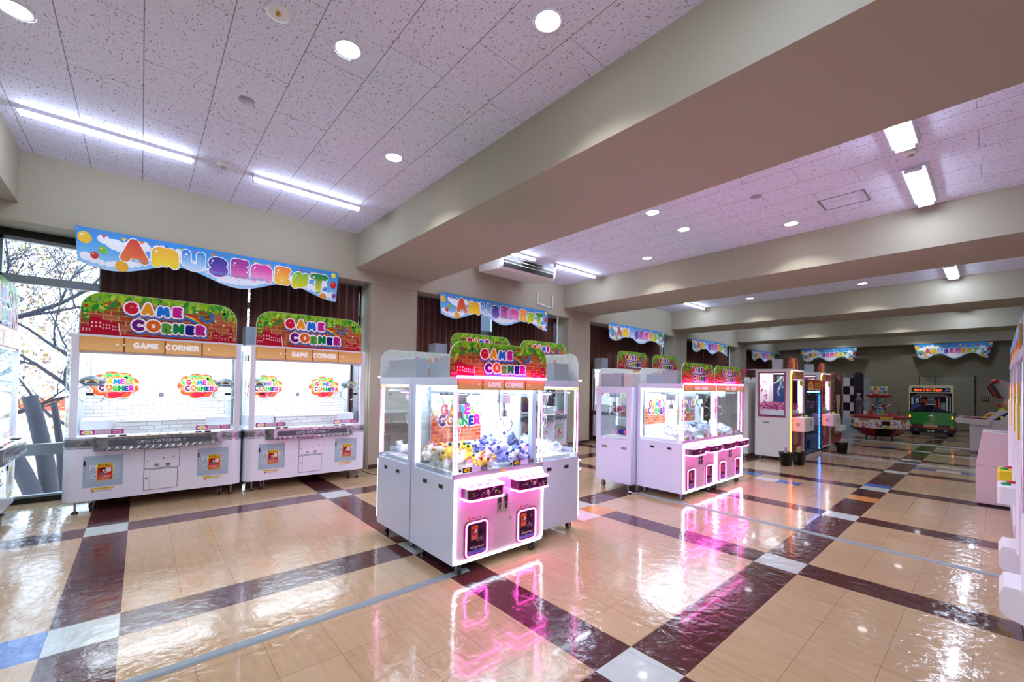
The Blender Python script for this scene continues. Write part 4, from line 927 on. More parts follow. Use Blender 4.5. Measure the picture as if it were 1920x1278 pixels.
    for y in (-.60,.62):
        c = thing_part('claw_crane', T, (.06,y,0))
        k = MB(); k.box((-.07,-.07,zT-.15),(.07,.07,zT-.07), M_PLASTIC); k.cyl((0,0,zT-.15),(0,0,1.45), .024, M_PLASTIC, 14); k.build('column', c)
        MB().sphere((0,0,1.385), .11, pbr('crane_grey_shell','4e5a66',.3), 1, 1, .52, 20, 10).build('saucer_body', c)
        P = Print(); P.rect(-.055,.002,.055,.018,'e8b81c',1); P.rect(-.055,-.026,.055,.002,'e8e8ee',1); P.rect(-.04,-.018,.04,-.006,'3a3a44',2); P.build('saucer_label', c, lambda u, v, w: (.112-.3*u*u*8+w, u, 1.385+v))
        for s in (-1, 1): MB().tube([(0,s*.05,1.34),(0,s*.11,1.30),(0,s*.12,1.22),(0,s*.07,1.16),(0,s*.03,1.145)], .006, M_CHROME, 8).build('claw', c)
        MB().box((x1-.105,-.03,1.235),(x1-.10,.03,1.26), M_BLACK).build('sensor', c)
        MB().tube(catenary((-.1,.0,zT-.1),(.05,.03,zT-.1),.09), .006, M_CHROME, 6).build('cable', c)
    # control panel
    cp = MB(); pr = [(x1-.01,-.56),(x1-.01,.58),(x1+.075,.56),(x1+.10,.50),(x1+.10,-.48),(x1+.075,-.54)]
    cp.prism(pr, .655, .795, M_SILV); cp = cp.build('control_panel', T)
    tp = MB().prism([(a,c*.985) for a, c in pr], .795, .80, pbr('cream_panel_top','e9e0cf',.25)).build('top_plate', cp)
    zz = MB()
    for i in range(16):
        u0 = -.46+i*.06; zz.add([(x1+.101,u0,.657),(x1+.101,u0+.06,.657),(x1+.114,u0+.03,.672),(x1+.101,u0+.03,.70)], [(0,1,2),(1,3,2),(3,0,2)], M_SILV)
    zz.build('faceted_trim', cp)
    P = Print(); P.rect(-.44,.70,.46,.765,'5b5f66',0); P.text('UFO CATCHER 7', .0, .718, .045, 'c9ced4', 1, .01, 1.25); P.build('nameplate', cp, lambda u, v, w: (x1+.1015+w, u, v), M_PRINTG)
    for y in (-.42,-.33,.33,.42): MB().cyl((x1+.045,y,.80),(x1+.045,y,.812), .03, M_BLACK, 18).build('button', cp)
    for i, y in enumerate((-.12,-.07,-.02,.05,.1,.16)): MB().cyl((x1+.05,y,.80),(x1+.05,y,.806), .011, pbr('small_button_'+'rwk'[i % 3], ('c83040','f0f0f0','303038')[i % 3], .3), 10).build('button', cp)
    # front details
    for s, a in ((-1,-.63),(1,.33)):
        P = Print(.0008); P.rect(a,.27,a+.31,.60,'a7bccb',0)
        for i in range(17): P.rect(a+.02,.34+.0125*i,a+.29,.3425+.0125*i,'d3dee6',1)
        P.rect(a+.04,.44,a+.27,.51,'a7bccb',1.5); P.rect(a+.07,.345,a+.24,.41,'a7bccb',1.5)
        P.text('PRIZE', a+.155,.448,.085,'dbe5ec',2,.01,1.05); P.text('OUT', a+.155,.352,.085,'dbe5ec',2,.01,1.05)
        o = P.build('prize_window', T, lambda u, v, w: (x1+.001+w, u, v), M_PRINTG)
        MB().box((x1,a+.005,.50),(x1+.01,a+.018,.55), M_BLACK).build('latch', o)
        Q = Print(); warning_art(Q, a+.105, .335, .125, .18); Q.build('warning_sticker', o, lambda u, v, w: (x1+.004+w, u, v))
        Q = Print(); Q.rect(a+.06,.215,a+.24,.26,'efece4',0); Q.rect(a+.06,.243,a+.24,.26,'e6c01c',1); Q.disc(a+.08,.229,.011,'b05a6a',1,10); Q.marks(a+.11,.2455,.03,.012,'20201c',2,2); Q.marks(a+.19,.2455,.04,.012,'20201c',2,3)
        for i in range(3): Q.rect(a+.1,.22+.007*i,a+.23,.2225+.007*i,'8a8a8a',1)
        Q.rect(a+.1495,.215,a+.1505,.26,'40403a',2); Q.build('notice_sticker', o, lambda u, v, w: (x1+.001+w, u, v))
    dk = pbr('panel_gap','4a4a52',.6)
    dr = MB(); dr.box((x1,-.15,.415),(x1+.0035,.165,.635), dk); dr.box((x1+.001,-.145,.42),(x1+.005,.16,.63), M_WHITE); dr = dr.build('coin_panel', T)
    k = MB()
    for y, z in ((-.12,.50),(.02,.52),(.11,.53)): k.cyl((x1+.005,y,z),(x1+.009,y,z), .008, M_STEEL, 10)
    for y in (-.06,.04): k.box((x1+.004,y-.0,.435),(x1+.008,y+.04,.465), M_STEEL)
    k.build('coin_return', dr)
    dr = MB(); dr.box((x1,-.15,.175),(x1+.0035,.15,.405), dk); dr.box((x1+.001,-.145,.18),(x1+.005,.145,.40), M_WHITE); dr.box((x1+.005,-.10,.18),(x1+.0055,-.098,.40), dk); dr = dr.build('service_door', T)
    MB().cyl((x1+.005,-.125,.31),(x1+.01,-.125,.31), .011, M_STEEL, 10).build('lock', dr)
    for a in (-.665, .31):
        P = Print(); price_art(P, a, zd+.02, .34, .052); P.build('price_sticker', T, lambda u, v, w: (x1-.022+w, u, v))
    header_sign(1.385, .46, T, x1-.02, zT, .19)
    wood_band(1.38, 1.705, 1.872, T, x1-.003, 1.1, .36)
    MB().bbox((x0+.05,y0+.05,zT),(x0+.30,y0+.30,zT+.28), M_GREYBOX, .006).build('electronics_box', T)
    for y in (y0+.22, y1-.22): caster(T, x1-.10, y, zb, R=.045); caster(T, x0+.10, y, zb, R=.045)
    for y in (y0+.10, y1-.10):
        k = MB(); k.cyl((x1-.08,y,.018),(x1-.08,y,zb), .010, M_STEEL, 10); k.cyl((x1-.08,y,0),(x1-.08,y,.02), .03, M_BLACK, 14, r2=.02); k.build('levelling_foot', T)
    return T
nc = neon_claw(); wc = wide_claw()
XU = -6.27-.38
for i, (y, l) in enumerate(((.20,'white wide claw machine beside the bare window, under the left half of the largest banner'),(1.795,'white wide claw machine between its twin and the nearest column'),
      (4.76,'wide claw machine in the second bay whose green sign shows behind the nearest neon machine'),(6.40,'wide claw machine in the second bay, its sign right of the nearest neon machine'),(9.72,'wide claw machine past the second column, left sign of the two there'),(11.38,'wide claw machine past the second column, right sign of the two there'))):
    place(wc, i, (XU, y, 0), 0, l)
place(wc, 1, (-6.03, -1.34, 0), pi/2, 'white claw machine cut off by the left edge of the view')
NC = [((-2.93,2.20,0), 0, 'nearest neon claw machine with pink lit front and yellow and purple toys', 'a'),((-3.61,2.20,0), pi, 'neon claw machine back to back behind the nearest one, seen from its side','b'),((-3.21,2.985,0), pi/2, 'neon claw machine turned away at the right end of the nearest group','c'),
      ((-2.90,5.57,0), 0, 'left one of the pair of pink lit claw machines in mid room','d'),((-2.90,6.51,0), 0, 'right one of the pair of pink lit claw machines in mid room','e'),((-3.575,6.64,0), pi, 'claw machine behind the mid room pair, showing only its pale sign back','g'),
      ]
KA = [('f6d23c','2a3a3a'),('fbf6ee','f0b43c'),('f4e6ee','e890a8'),('f8d860','d83c3c')]; KB = [('8a8ad8','3a4aa0'),('b8b4e8','5a50b0'),('e8e8f8','6a78c8')]; KW = [('f4f6fc','b8c8e8'),('e8ecf8','9ab0dc'),('f8f8fc','d8dcec')]
for i, (p, rz, l, k) in enumerate(NC):
    place(nc, i, p, rz, l)
    M = Matrix.Translation(p) @ Matrix.Rotation(rz, 4, 'Z')
    if k == 'a':
        pile(KA, -.26, .26, -.40, -.03, .755, 34, 'small yellow and white plush toy in the left half of the nearest neon machine', 'yellow and white toys in the nearest neon machine', 1, M)
        pile(KB, -.26, .24, .02, .40, .76, 30, 'small lavender or blue plush toy in the right half of the nearest neon machine', 'lavender toys in the nearest neon machine', 2, M, .16)
    else: pile(KW, -.26, .24, -.40, .40, .755, 26 if k in 'bcde' else 10, 'pale white plush toy heaped inside '+{'b':'the machine back to back with the nearest one','c':'the machine turned away in the nearest group','d':'the left machine of the mid room pair','e':'the right machine of the mid room pair','g':'the machine behind the mid room pair','h':'the white machine beside the magenta framed one'}[k], 'white toys in machine '+{'b':'two','c':'three','d':'four','e':'five','g':'six','h':'seven'}[k], ord(k), M)
for ch in nc.children:
    if ch.name.split('.')[0] in ('sign_board', 'sign_print', 'sign_show_through'): ch.scale = (1, 1.09, 1)
# blue drop shaped toy
bd = thing('bag_toy', 'dark blue drop shaped toy with ribbon at the right of the nearest neon machine', 'toy', (-2.80,2.47,.86))
MB().lathe([(0,0),(.05,.005),(.062,.04),(.05,.08),(.02,.115),(.006,.15),(0,.152)], pbr('navy_satin','27486e',.4), 16).build('body', bd)
MB().tube([(.03,-.05,.06),(.05,0,.10),(.03,.045,.05)], .004, pbr('ribbon_pink','d8a8d8',.4), 6).build('ribbon', bd)
# ------------------------------------------------------------------ plain framed claw machine seen from its side, facing the window wall
def plain_claw():
    T = thing('framed_claw_machine', 'pale claw machine with small framed side window, left of the mid room pair', 'claw machine', (-3.53,5.44,0), pi)
    D, Wd, zb, zT = .58, .92, .10, 1.42; x0, x1, y0, y1 = -D/2, D/2, -Wd/2, Wd/2
    b = MB(); b.box((x0,y0,zb),(x1,y1,.70), M_LILAC)
    # frame side panels around a window on both y sides
    for s in (y0, y1-.02):
        b.box((x0,s,.70),(x0+.075,s+.02,zT), M_LILAC); b.box((x1-.075,s,.70),(x1,s+.02,zT), M_LILAC); b.box((x0+.075,s,1.33),(x1-.075,s+.02,zT), M_LILAC)
    b.box((x0,y0+.02,.70),(x0+.02,y1-.02,zT), M_LILAC); b.box((x0+.001,y0+.001,zT-.02),(x1-.001,y1-.001,zT+.001), M_LILAC); b.box((x1-.02,y0+.02,.70),(x1-.001,y0+.04,zT), M_LILAC); b.box((x1-.02,y1-.04,.70),(x1-.001,y1-.02,zT), M_LILAC)
    b.build('cabinet', T)
    for s in (y0+.008, y1-.012): MB().box((x0+.07,s,.695),(x1-.07,s+.004,1.335), M_GLASS).build('glass_pane', T)
    MB().box((x1-.012,y0+.03,.70),(x1-.008,y1-.03,1.40), M_GLASS).build('glass_pane', T)
    MB().box((x0+.06,y0+.05,1.385),(x1-.06,y1-.05,1.39), pbr('dim_light_panel','ffffff',.5,emit=1.2)).build('interior_light', T)
    for xx in (-.18, .14):
        for s in (y0, y1):
            h = MB(); h.box((xx-.05,s-.002,.555),(xx+.05,s+.002,.605), M_WHITE); h.box((xx-.043,s-.004,.562),(xx+.043,s+.004,.598), pbr('vent_shadow_grey','8f8a98',.6)); h.build('vent_handle', T)
    crane(T, .1, .28, 1.33, 1.); MB().tube(catenary((-.02,.3,1.36),(-.22,.3,1.36),.13), .006, pbr('grey_cable','',0), 6).build('cable', T)
    t = MB(); t.prism([(-.2,.702),(.165,.702),(.165,.73),(-.2,.73)], .1, .42, M_PLASTIC, axis='y'); t.build('tray', T)
    header_sign(.92, .27, T, x1-.03, zT+.0, .12)
    MB().bbox((-.08,.24,zT),(.265,.40,zT+.19), M_GREYBOX, .006).build('electronics_box', T); MB().bbox((-.26,.20,zT),(-.09,.36,zT+.18), pbr('cream_box','cfcbc4',.5), .006).build('electronics_box', T)
    for x in (x0+.08, x1-.08):
        for y in (y0+.08, y1-.08): caster(T, x, y, zb)
    return T
plain_claw()
Mi = Matrix.Translation((-3.53,5.44,0)) @ Matrix.Rotation(pi, 4, 'Z')
def toy(name, p, col, label, r=.05, sx=1.3):
    b = MB(); m = pbr('plush_'+col, col, .9); b.sphere((0,0,0), r, m, sx, 1, .85, 14, 9); b.sphere((r*1.2,0,r*.3), r*.6, m, n=12, k=8); b.sphere((r*1.2,r*.4,r*.8), r*.2, m, n=8, k=5); b.sphere((r*1.2,-r*.4,r*.8), r*.2, m, n=8, k=5)
    o = b.build(name); o.location = p; tag(o, label, 'plush toy'); return o
toy('plush_toy', (-3.56,5.24,.775), '23388f', 'navy plush toy in the tray of the framed claw machine'); toy('plush_toy', (-3.47,5.34,.79), '2fa0b0', 'teal plush toy in the tray of the framed claw machine', .055, 1.6)
toy('plush_toy', (-3.42,5.21,.77), 'f05a9a', 'pink plush toy at the right of the tray in the framed claw machine', .05, 1.8); toy('plush_toy', (-3.64,5.25,.76), 'ef7fb0', 'small pink plush toy left in the tray of the framed claw machine', .032)
toy('plush_toy', (-3.635,5.21,1.09), 'b05068', 'dusky red plush hanging from the claw in the framed claw machine', .052, .95)

# second rear cabinet + pennants
T = thing('white_cabinet', 'plain white tall cabinet standing between the mid room pair and the magenta framed machine', 'cabinet', (-3.74,9.92,0))
b = MB(); b.box((-.33,-.4,.07),(.33,.4,1.53), pbr('warm_white_cabinet','d9d7d6',.35)); b.box((.24,-.402,.07),(.243,-.399,1.53), pbr('panel_gap','4a4a52',.6)); b.build('cabinet_body', T)
for a, c in ((-.34,-.02),(.02,.34)):
    MB().prism([(a,1.53),(c,1.53),(c,1.62),(c-.05,1.67),(a+.05,1.67),(a,1.62)], .24, .25, pbr('translucent_sign_back','',0), axis='x').build('sign_board', T)
    MB().box((.0,a+.03,1.53),(.2,c-.03,1.61), pbr('tan_box','b89a84',.6)).build('electronics_box', T)
for x in (-.25,.25):
    for y in (-.32,.32): caster(T, x, y, .07)
b = MB(); b.tube(catenary((-3.9,8.6,1.80),(-3.29,9.62,1.835),.03), .004, M_PLASTIC, 6); pg = b.build('pennant_string'); tag(pg, 'string with dark pink pennant hung left of the magenta framed prize machine', 'pennant')
for t, w in ((.25,.13),(.72,.13)):
    p = Vector((-3.9,8.6,1.79)).lerp(Vector((-3.25,9.5,1.83)), t); d = Vector((.65,.9,0)).normalized()*w
    MB().add([p-d, p+d, p-Vector((0,0,.2)), p-d+Vector((.01,-.007,0)), p+d+Vector((.01,-.007,0)), p-Vector((-.01,.007,.2))], [(0,1,2),(5,4,3),(0,3,4,1),(1,4,5,2),(2,5,3,0)], pbr('pennant_cloth','b0406c',.6)) if False else None
    b = MB(); b.add([p-d, p+d, p-Vector((0,0,.2)), p-d+Vector((.01,-.007,0)), p+d+Vector((.01,-.007,0)), p-Vector((-.01,.007,.2))], [(0,1,2),(5,4,3),(0,3,4,1),(1,4,5,2),(2,5,3,0)], pbr('pennant_cloth','b0406c',.6)); b.build('pennant', pg)

# ------------------------------------------------------------------ magenta framed prize machines
M_MAG = pbr('magenta_frame', '9a1a5c', .3)
def prize_machine():
    T = thing('prize_machine', '', 'prize machine')
    D, Wd, zb, zT = .65, .85, .07, 1.83; x0, x1, y0, y1 = -D/2, D/2, -Wd/2, Wd/2; WB = pbr('warm_white_cabinet','d9d7d6',.35)
    b = MB(); b.box((x0,y0,zb),(x1-.04,y1,.86), WB)
    for s in (y0, y1-.02):
        b.box((x0,s,.86),(x0+.07,s+.02,zT), WB); b.box((x1-.11,s,.86),(x1-.04,s+.02,zT), WB); b.box((x0+.07,s,1.75),(x1-.11,s+.02,zT), WB)
    b.box((x0,y0+.02,.86),(x0+.02,y1-.02,zT), WB); b.box((x0+.001,y0+.001,zT-.02),(x1+.001,y1-.001,zT+.001), WB); b.box((x1-.04,y0,zb),(x1-.02,y0+.06,zT), WB); b.box((x1-.04,y1-.07,zb),(x1,y1,zT), WB)
    b.build('cabinet', T)
    for s in (y0-.004, y1):
        f = MB(); a0, a1, z0, z1 = x0+.06, x1-.10, .86, 1.765
        f.box((a0,s,z0),(a1,s+.006,z0+.022), M_MAG); f.box((a0,s,z1-.022),(a1,s+.006,z1), M_MAG); f.box((a0,s,z0),(a0+.022,s+.006,z1), M_MAG); f.box((a1-.022,s,z0),(a1,s+.006,z1), M_MAG); f.build('window_frame', T)
        MB().box((a0+.01,s+.002,z0+.01),(a1-.01,s+.004,z1-.01), M_GLASS).build('glass_pane', T)
        MB().box((x0-.0+.16,s-.001,.735),(x0+.26,s+.005,.765), pbr('vent_shadow_grey','',0)).build('vent_handle', T)
    MB().box((x1-.012,y0+.09,.93),(x1-.008,y1-.07,1.63), M_GLASS).build('glass_pane', T)
    MB().box((x1-.03,y0+.012,.12),(x1-.002,y0+.045,1.78), pbr('orange_led_strip','ff9a50',.4,emit=3.2,ecol='ff7838')).build('led_strip', T)
    MB().box((x0+.08,y0+.06,1.77),(x1-.1,y1-.06,1.78), pbr('prize_light','ffffff',.5,emit=3.2,ecol='f4f0ff')).build('interior_light', T)
    MB().cyl((x1-.05,y1-.11,.95),(x1-.05,y1-.11,1.6), .02, M_LED, 8).build('light_tube', T)
    fr = MB(); a0, a1 = y0+.07, y1-.06
    for (p, q) in (((a0,1.635),(a1,1.655)),((a0,.905),(a1,.93)),((a0,.905),(a0+.022,1.655)),((a1-.022,.905),(a1,1.655))): fr.box((x1-.012,p[0],p[1]),(x1-.002,q[0],q[1]), M_MAG)
    fr.build('front_frame', T)
    P = Print(); P.rect(a0,1.655,a1,1.79,'a01a24',0); P.poly([(a0+.03,1.675)]+[(a0+.13+.1*cos(t),1.69+.085*sin(t)) for t in [pi-pi*i/10 for i in range(11)]]+[(a0+.23,1.675)], 'e8b81c', 1); P.poly([(a0+.13+.06*cos(t),1.70+.045*sin(t)) for t in [pi*i/8 for i in range(9)]], 'c8508c', 2)
    for i in range(3): P.disc(a0+.33+.115*i,1.725,.05,'c8983c',1,14,.045); P.disc(a0+.33+.115*i,1.725,.028,'5a2a18',2,12,.03)
    P.rect(a0+.02,1.66,a1-.02,1.672,'e8d0c0',1); P.rect(a1-.26,1.50,a1-.06,1.61,'d8c81c',3); P.marks(a1-.16,1.53,.15,.05,'7a6010',4,4)
    P.build('title_print', T, lambda u, v, w: (x1+.001+w, u, v))
    P = Print(); P.rect(a0,.12,a1,.895,'b04a66',0); R = random.Random(8)
    for i in range(40): P.disc(R.uniform(a0+.04,a1-.04),R.uniform(.16,.86),R.uniform(.01,.03),R.choice(('d88aa0','8a2a4a','c86a84','e0b0b8')),1+i*.02,10)
    P.poly(rrect(a0+.18,.28,a1-.18,.62,.1,4),'8a2440',2); P.poly(rrect(a0+.21,.31,a1-.21,.59,.08,4),'c8b0a8',3)
    P.build('lower_print', T, lambda u, v, w: (x1-.038+w, u, v))
    cb = MB(); cb.bbox((x1-.04,a0+.06,.60),(x1+.20,a1-.06,.87), pbr('control_box_pinkwhite','e2d2d4',.35), .015); cb = cb.build('control_panel', T)
    MB().cyl((x1+.08,a0+.059,.735),(x1+.08,a0+.056,.735), .035, pbr('speaker_grille_grey','a8989c',.6), 16).build('speaker_grille', cb)
    MB().sphere((x1+.1,a1-.2,.885), .03, pbr('yellow_button','e8d81c',.3), n=12, k=6).build('button', cb); MB().cyl((x1+.1,0,.87),(x1+.1,0,.93), .008, M_STEEL).sphere((x1+.1,0,.94), .02, M_BLACK).build('joystick', cb)
    Q = Print(); Q.rect(a0+.30,.63,a1-.10,.85,'d8d4c8',0); Q.stroke([(a0+.4,.66),(a0+.44,.8),(a0+.5,.7)], .012, '2a2a30', 1); Q.build('control_graphic', cb, lambda u, v, w: (x1+.201+w, u, v))
    # deck with pink shredded film
    MB().box((x0+.04,y0+.05,.90),(x1-.05,y1-.05,1.0), M_PLASTIC).build('deck', T)
    sh = MB(); R = random.Random(6); ms = [pbr('pink_shred_'+c, c, .25) for c in ('d03c88','e88ab8','8a1a50','b82c6c')]
    for i in range(1100):
        px, py = R.uniform(x0+.06,x1-.06), R.uniform(y0+.06,y1-.06); z = 1.0+R.uniform(0,.16)*(1-.5*abs(px-x0-.2)); s = R.uniform(.012,.035)
        u = Vector((R.uniform(-1,1),R.uniform(-1,1),R.uniform(-.7,.7))).normalized()*s; v = Vector((R.uniform(-1,1),R.uniform(-1,1),R.uniform(-.7,.7))).normalized()*s*.6; c = Vector((px,py,z))
        sh.add([c-u,c+v,c+u,c-v], [(0,1,2,3)], ms[i % 4])
    o = sh.build('shredded_film', T); o['kind'] = 'stuff'
    P = Print(); P.rect(-.3,0,.3,.65,'f4eef0',0); R = random.Random(3)
    for i in range(30): P.rect(*(lambda a, c: (a, c, a+R.uniform(.03,.1), c+R.uniform(.02,.06)))(R.uniform(-.29,.18), R.uniform(.01,.55)), R.choice(('d83c4c','c82a3c','3a4a9a','f0d0d8','e86a7a')), 1+i*.03)
    P.build('interior_poster', T, lambda u, v, w: (x0+.022+w, u, 1.05+v))
    crane(T, .05, -.1, 1.66, 1.1); MB().tube(catenary((-.25,-.2,1.66),(.1,-.22,1.68),.13), .008, M_PLASTIC, 6).build('cable', T)
    MB().tube(catenary((.12,-.12,1.66),(.2,-.05,1.66),.25), .008, M_PLASTIC, 6).build('cable', T)
    hs = MB(); H = .26; pts = [(-.30,0),(.34,0),(.34,H*.7)]+[(.20+.13*cos(t),H*.65+.09*sin(t)) for t in (.3,.9,1.5,2.2)]+[(-.10+.13*cos(t),H*.65+.09*sin(t)) for t in (.9,1.5,2.2,2.9)]+[(-.30,H*.5)]
    hs.prism(pts, x1-.10, x1-.088, pbr('sign_red','b82a3a',.3), axis='x'); hs = hs.build('top_sign', T); hs.location = (0,0,zT)
    P = Print(); R = random.Random(12); P.rect(-.03,.01,.09,H-.03,'e8c83c',1)
    for i in range(26): P.disc(R.uniform(-.26,.30),R.uniform(.03,H*.75),R.uniform(.015,.04),R.choice(('d8404c','e8b0a0','c82a3c','e88a7a')),0+i*.02,10)
    for i in range(3): P.marks(.03, H*.58-.065*i, .07, .055, '5a1a18', 2, 1, i)
    P.build('sign_print', T, lambda u, v, w: (x1-.087+w, u, zT+v))
    MB().bbox((x0+.3,y0+.03,zT),(x0+.45,y0+.2,zT+.2), M_GREYBOX, .005).build('electronics_box', T)
    for x in (x0+.08, x1-.1):
        for y in (y0+.08, y1-.08): caster(T, x, y, zb, R=.03)
    return T
pm = prize_machine(); place(pm, 0, (-2.975,10.03,0), 0, 'tall white prize machine with magenta framed window and orange light strip')
place(pm, 1, (-2.975,12.22,0), 0, 'tall magenta framed prize machine right of the blue lit cabinet')
# blue lit transparent prize cabinet
T = thing('lit_prize_cabinet', 'transparent prize cabinet edged with blue lights between the two magenta framed machines', 'prize cabinet', (-2.98,11.15,0))
b = MB(); M_DKM = pbr('dark_metal_frame','4a4e55',.4,.5)
for x in (-.30,.33):
    for y in (-.58,.60): b.box((x-.015,y-.015,.05),(x+.015,y+.015,1.62), M_DKM)
for z in (.05,1.60): b.box((-.30,-.58,z),(.33,-.56,z+.025), M_DKM); b.box((-.30,.58,z),(.33,.60,z+.025), M_DKM); b.box((.31,-.58,z),(.33,.60,z+.025), M_DKM)
b.box((-.3,-.58,.0),(.33,.6,.06), pbr('cabinet_plinth','b8b0a8',.5)); b.build('frame', T)
M_BLUEG = glass('blue_tinted_acrylic', (.80,.90,.97), .15)
for a in (((.325,-.57,.08),(.328,.59,1.4)),((-.29,-.575,.08),(.32,-.572,1.6)),((-.29,.59,.08),(.32,.593,1.6))): MB().box(*a, M_BLUEG).build('acrylic_panel', T)
MB().box((-.29,-.57,.06),(-.28,.59,1.6), pbr('blue_back_panel','5a7fb0',.3)).build('back_panel', T)
for z in (.45,.80,1.12): MB().box((-.27,-.55,z),(.28,.57,z+.012), M_ACRYL).build('shelf', T)
M_BLED = pbr('blue_led','7ab8ff',.4,emit=9,ecol='4a90ff')
for x, y, z0, z1 in ((.335,.46,.10,1.38),(.20,-.10,.98,1.34),(.2,-.12,.15,.62)):
    l = MB(); n = int((z1-z0)/.04)
    for i in range(n): l.box((x,y-.012,z0+i*.04),(x+.006,y+.012,z0+i*.04+.022), M_BLED)
    l.build('led_strip', T)
l = MB(); [l.box((.335,-.54+i*.06,1.37),(.341,-.51+i*.06,1.39), M_BLED) for i in range(17)]; l.build('led_strip', T)
R = random.Random(2); bx = MB()
P = Print(); P.rect(-.56,1.42,.56,1.64,'9c1c22',0); P.poly([(-.48,1.44)]+[(-.30+.2*cos(t),1.47+.14*sin(t)) for t in [pi-pi*i/10 for i in range(11)]]+[(-.12,1.44)], 'e8b01c', 1); P.poly([(-.30+.12*cos(t),1.48+.07*sin(t)) for t in [pi*i/8 for i in range(9)]], 'c8508c', 2)
for i in range(3): P.disc(.08+.17*i,1.53,.075,'d8a23c',1,14,.08); P.disc(.08+.17*i,1.53,.04,'5a2a18',2,12,.05)
P.rect(-.5,1.425,.4,1.445,'e8d8c8',1)
MB().box((.335,-.56,1.42),(.35,.56,1.64), pbr('sign_red','',0)).build('sign_board', T); P.build('sign_print', T, lambda u, v, w: (.351+w, u, v))
for i in range(8):
    x, y, z = -.15+.12*(i % 3), -.4+.25*(i//2), (.065,.465,.815)[i % 3]; c = ('d8c83c','e8e8f0','d05a8a','3a5ac0')[i % 4]
    o = MB().bbox((-.05,-.06,0),(.05,.06,.14), pbr('prize_box_'+c, c, .4), .006).build('prize_box'); o.location = (-2.98+x, 11.15+y, z); tag(o, 'small boxed prize on a shelf of the blue lit cabinet', 'box', 'boxed prizes in the blue lit cabinet')

# ------------------------------------------------------------------ photo booths
T = thing('photo_booth', 'red photo booth with a large portrait of a dark haired woman', 'photo booth', (-3.1,13.3,0))
b = MB(); b.box((-.5,-.58,.12),(.42,.58,1.83), pbr('booth_red','8a1a22',.35)); b.build('cabin', T)
def portrait(P, x, y, s, hair, skin, cloth):
    P.poly([(x-.30*s,y-.55*s),(x+.32*s,y-.55*s),(x+.34*s,y+.2*s),(x+.22*s,y+.46*s),(x,y+.54*s),(x-.24*s,y+.46*s),(x-.34*s,y+.1*s)], hair, 1)
    P.poly([(x-.28*s,y-.62*s),(x+.30*s,y-.62*s),(x+.22*s,y-.30*s),(x+.06*s,y-.22*s),(x-.10*s,y-.24*s),(x-.22*s,y-.34*s)], cloth, 2)
    P.poly([(x-.08*s,y-.3*s),(x+.08*s,y-.3*s),(x+.07*s,y-.1*s),(x-.07*s,y-.1*s)], skin, 2.5)
    P.disc(x, y+.1*s, .17*s, skin, 3, 22, .26*s); P.poly([(x-.18*s,y+.16*s),(x+.18*s,y+.16*s),(x+.17*s,y+.34*s),(x,y+.42*s),(x-.17*s,y+.34*s)], hair, 4)
    for sx in (-1, 1): P.disc(x+sx*.075*s, y+.10*s, .035*s, 'f4ecec', 5, 12, .018*s); P.disc(x+sx*.075*s, y+.10*s, .018*s, '2a1c18', 6, 10); P.stroke([(x+sx*.04*s,y+.15*s),(x+sx*.11*s,y+.155*s)], .005*s, hair, 6)
    P.stroke([(x,y+.07*s),(x-.012*s,y+.01*s),(x+.01*s,y)], .004*s, 'c09478', 5); P.disc(x, y-.055*s, .035*s, 'b84a50', 5, 12, .012*s)
P = Print(.001); P.poly(rrect(-.5,.42,.5,1.80,.06,4), '6e5148', 0); P.ox = .02; portrait(P, 0, 1.12, 1.25, '3a241e', 'c9a184', 'b9c0c4')
P.ox = 0
for i in range(10): P.disc(-.42+.02*(i % 3), .5+.13*i, .03, ('c83c4c','e8b0b0')[i % 2], 7, 10)
P.rect(-.2,1.66,.3,1.84,'8c1c22',7); P.marks(.05, 1.68, .42, .14, 'f0e0dc', 8, 4)
MB().prism(rrect(-.52,.40,.52,1.86,.06,4), .42, .45, pbr('booth_board','8a6a60',.5), axis='x').build('portrait_board', T); P.build('portrait_print', T, lambda u, v, w: (.452+w, u, v))
MB().box((.42,-.3,.42),(.58,.2,.55), pbr('booth_shelf_white','dedad6',.4)).build('counter', T)
for x in (-.4,.32):
    for y in (-.45,.45): caster(T, x, y, .12, R=.04)
T = thing('photo_booth', 'grey and black checkered photo booth with a black and white portrait board', 'photo booth', (-3.38,18.82,0), -pi/2)
b = MB(); b.box((-.6,-.9,.0),(.5,.44,1.86), pbr('booth_grey','9aa2aa',.4)); b.build('cabin', T)
P = Print(.001)
for i in range(6):
    for j in range(5): P.rect(-.88+.19*i,.45+.28*j,-.88+.19*(i+1),.45+.28*(j+1), '141216' if (i+j) % 2 else 'c0b4be', 0)
P.rect(-.88,.06,.26,.44,'8fa2b2',0); P.build('checker_print', T, lambda u, v, w: (.502+w, u, v))
P = Print(.001); P.poly(rrect(.19,.20,.43,2.02,.1,5), '26232a', 0); P.ox = .31; portrait(P, 0, 1.3, .34, '141218', '9a8c88', '6a6a74'); P.ox = 0; P.poly([(.21,.3),(.41,.3),(.38,1.15),(.24,1.15)], '4a4850', 1)
MB().prism(rrect(.18,.12,.44,2.04,.1,5), .501, .53, M_BLACK, axis='x').build('portrait_board', T); P.build('portrait_print', T, lambda u, v, w: (.532+w, u, v))

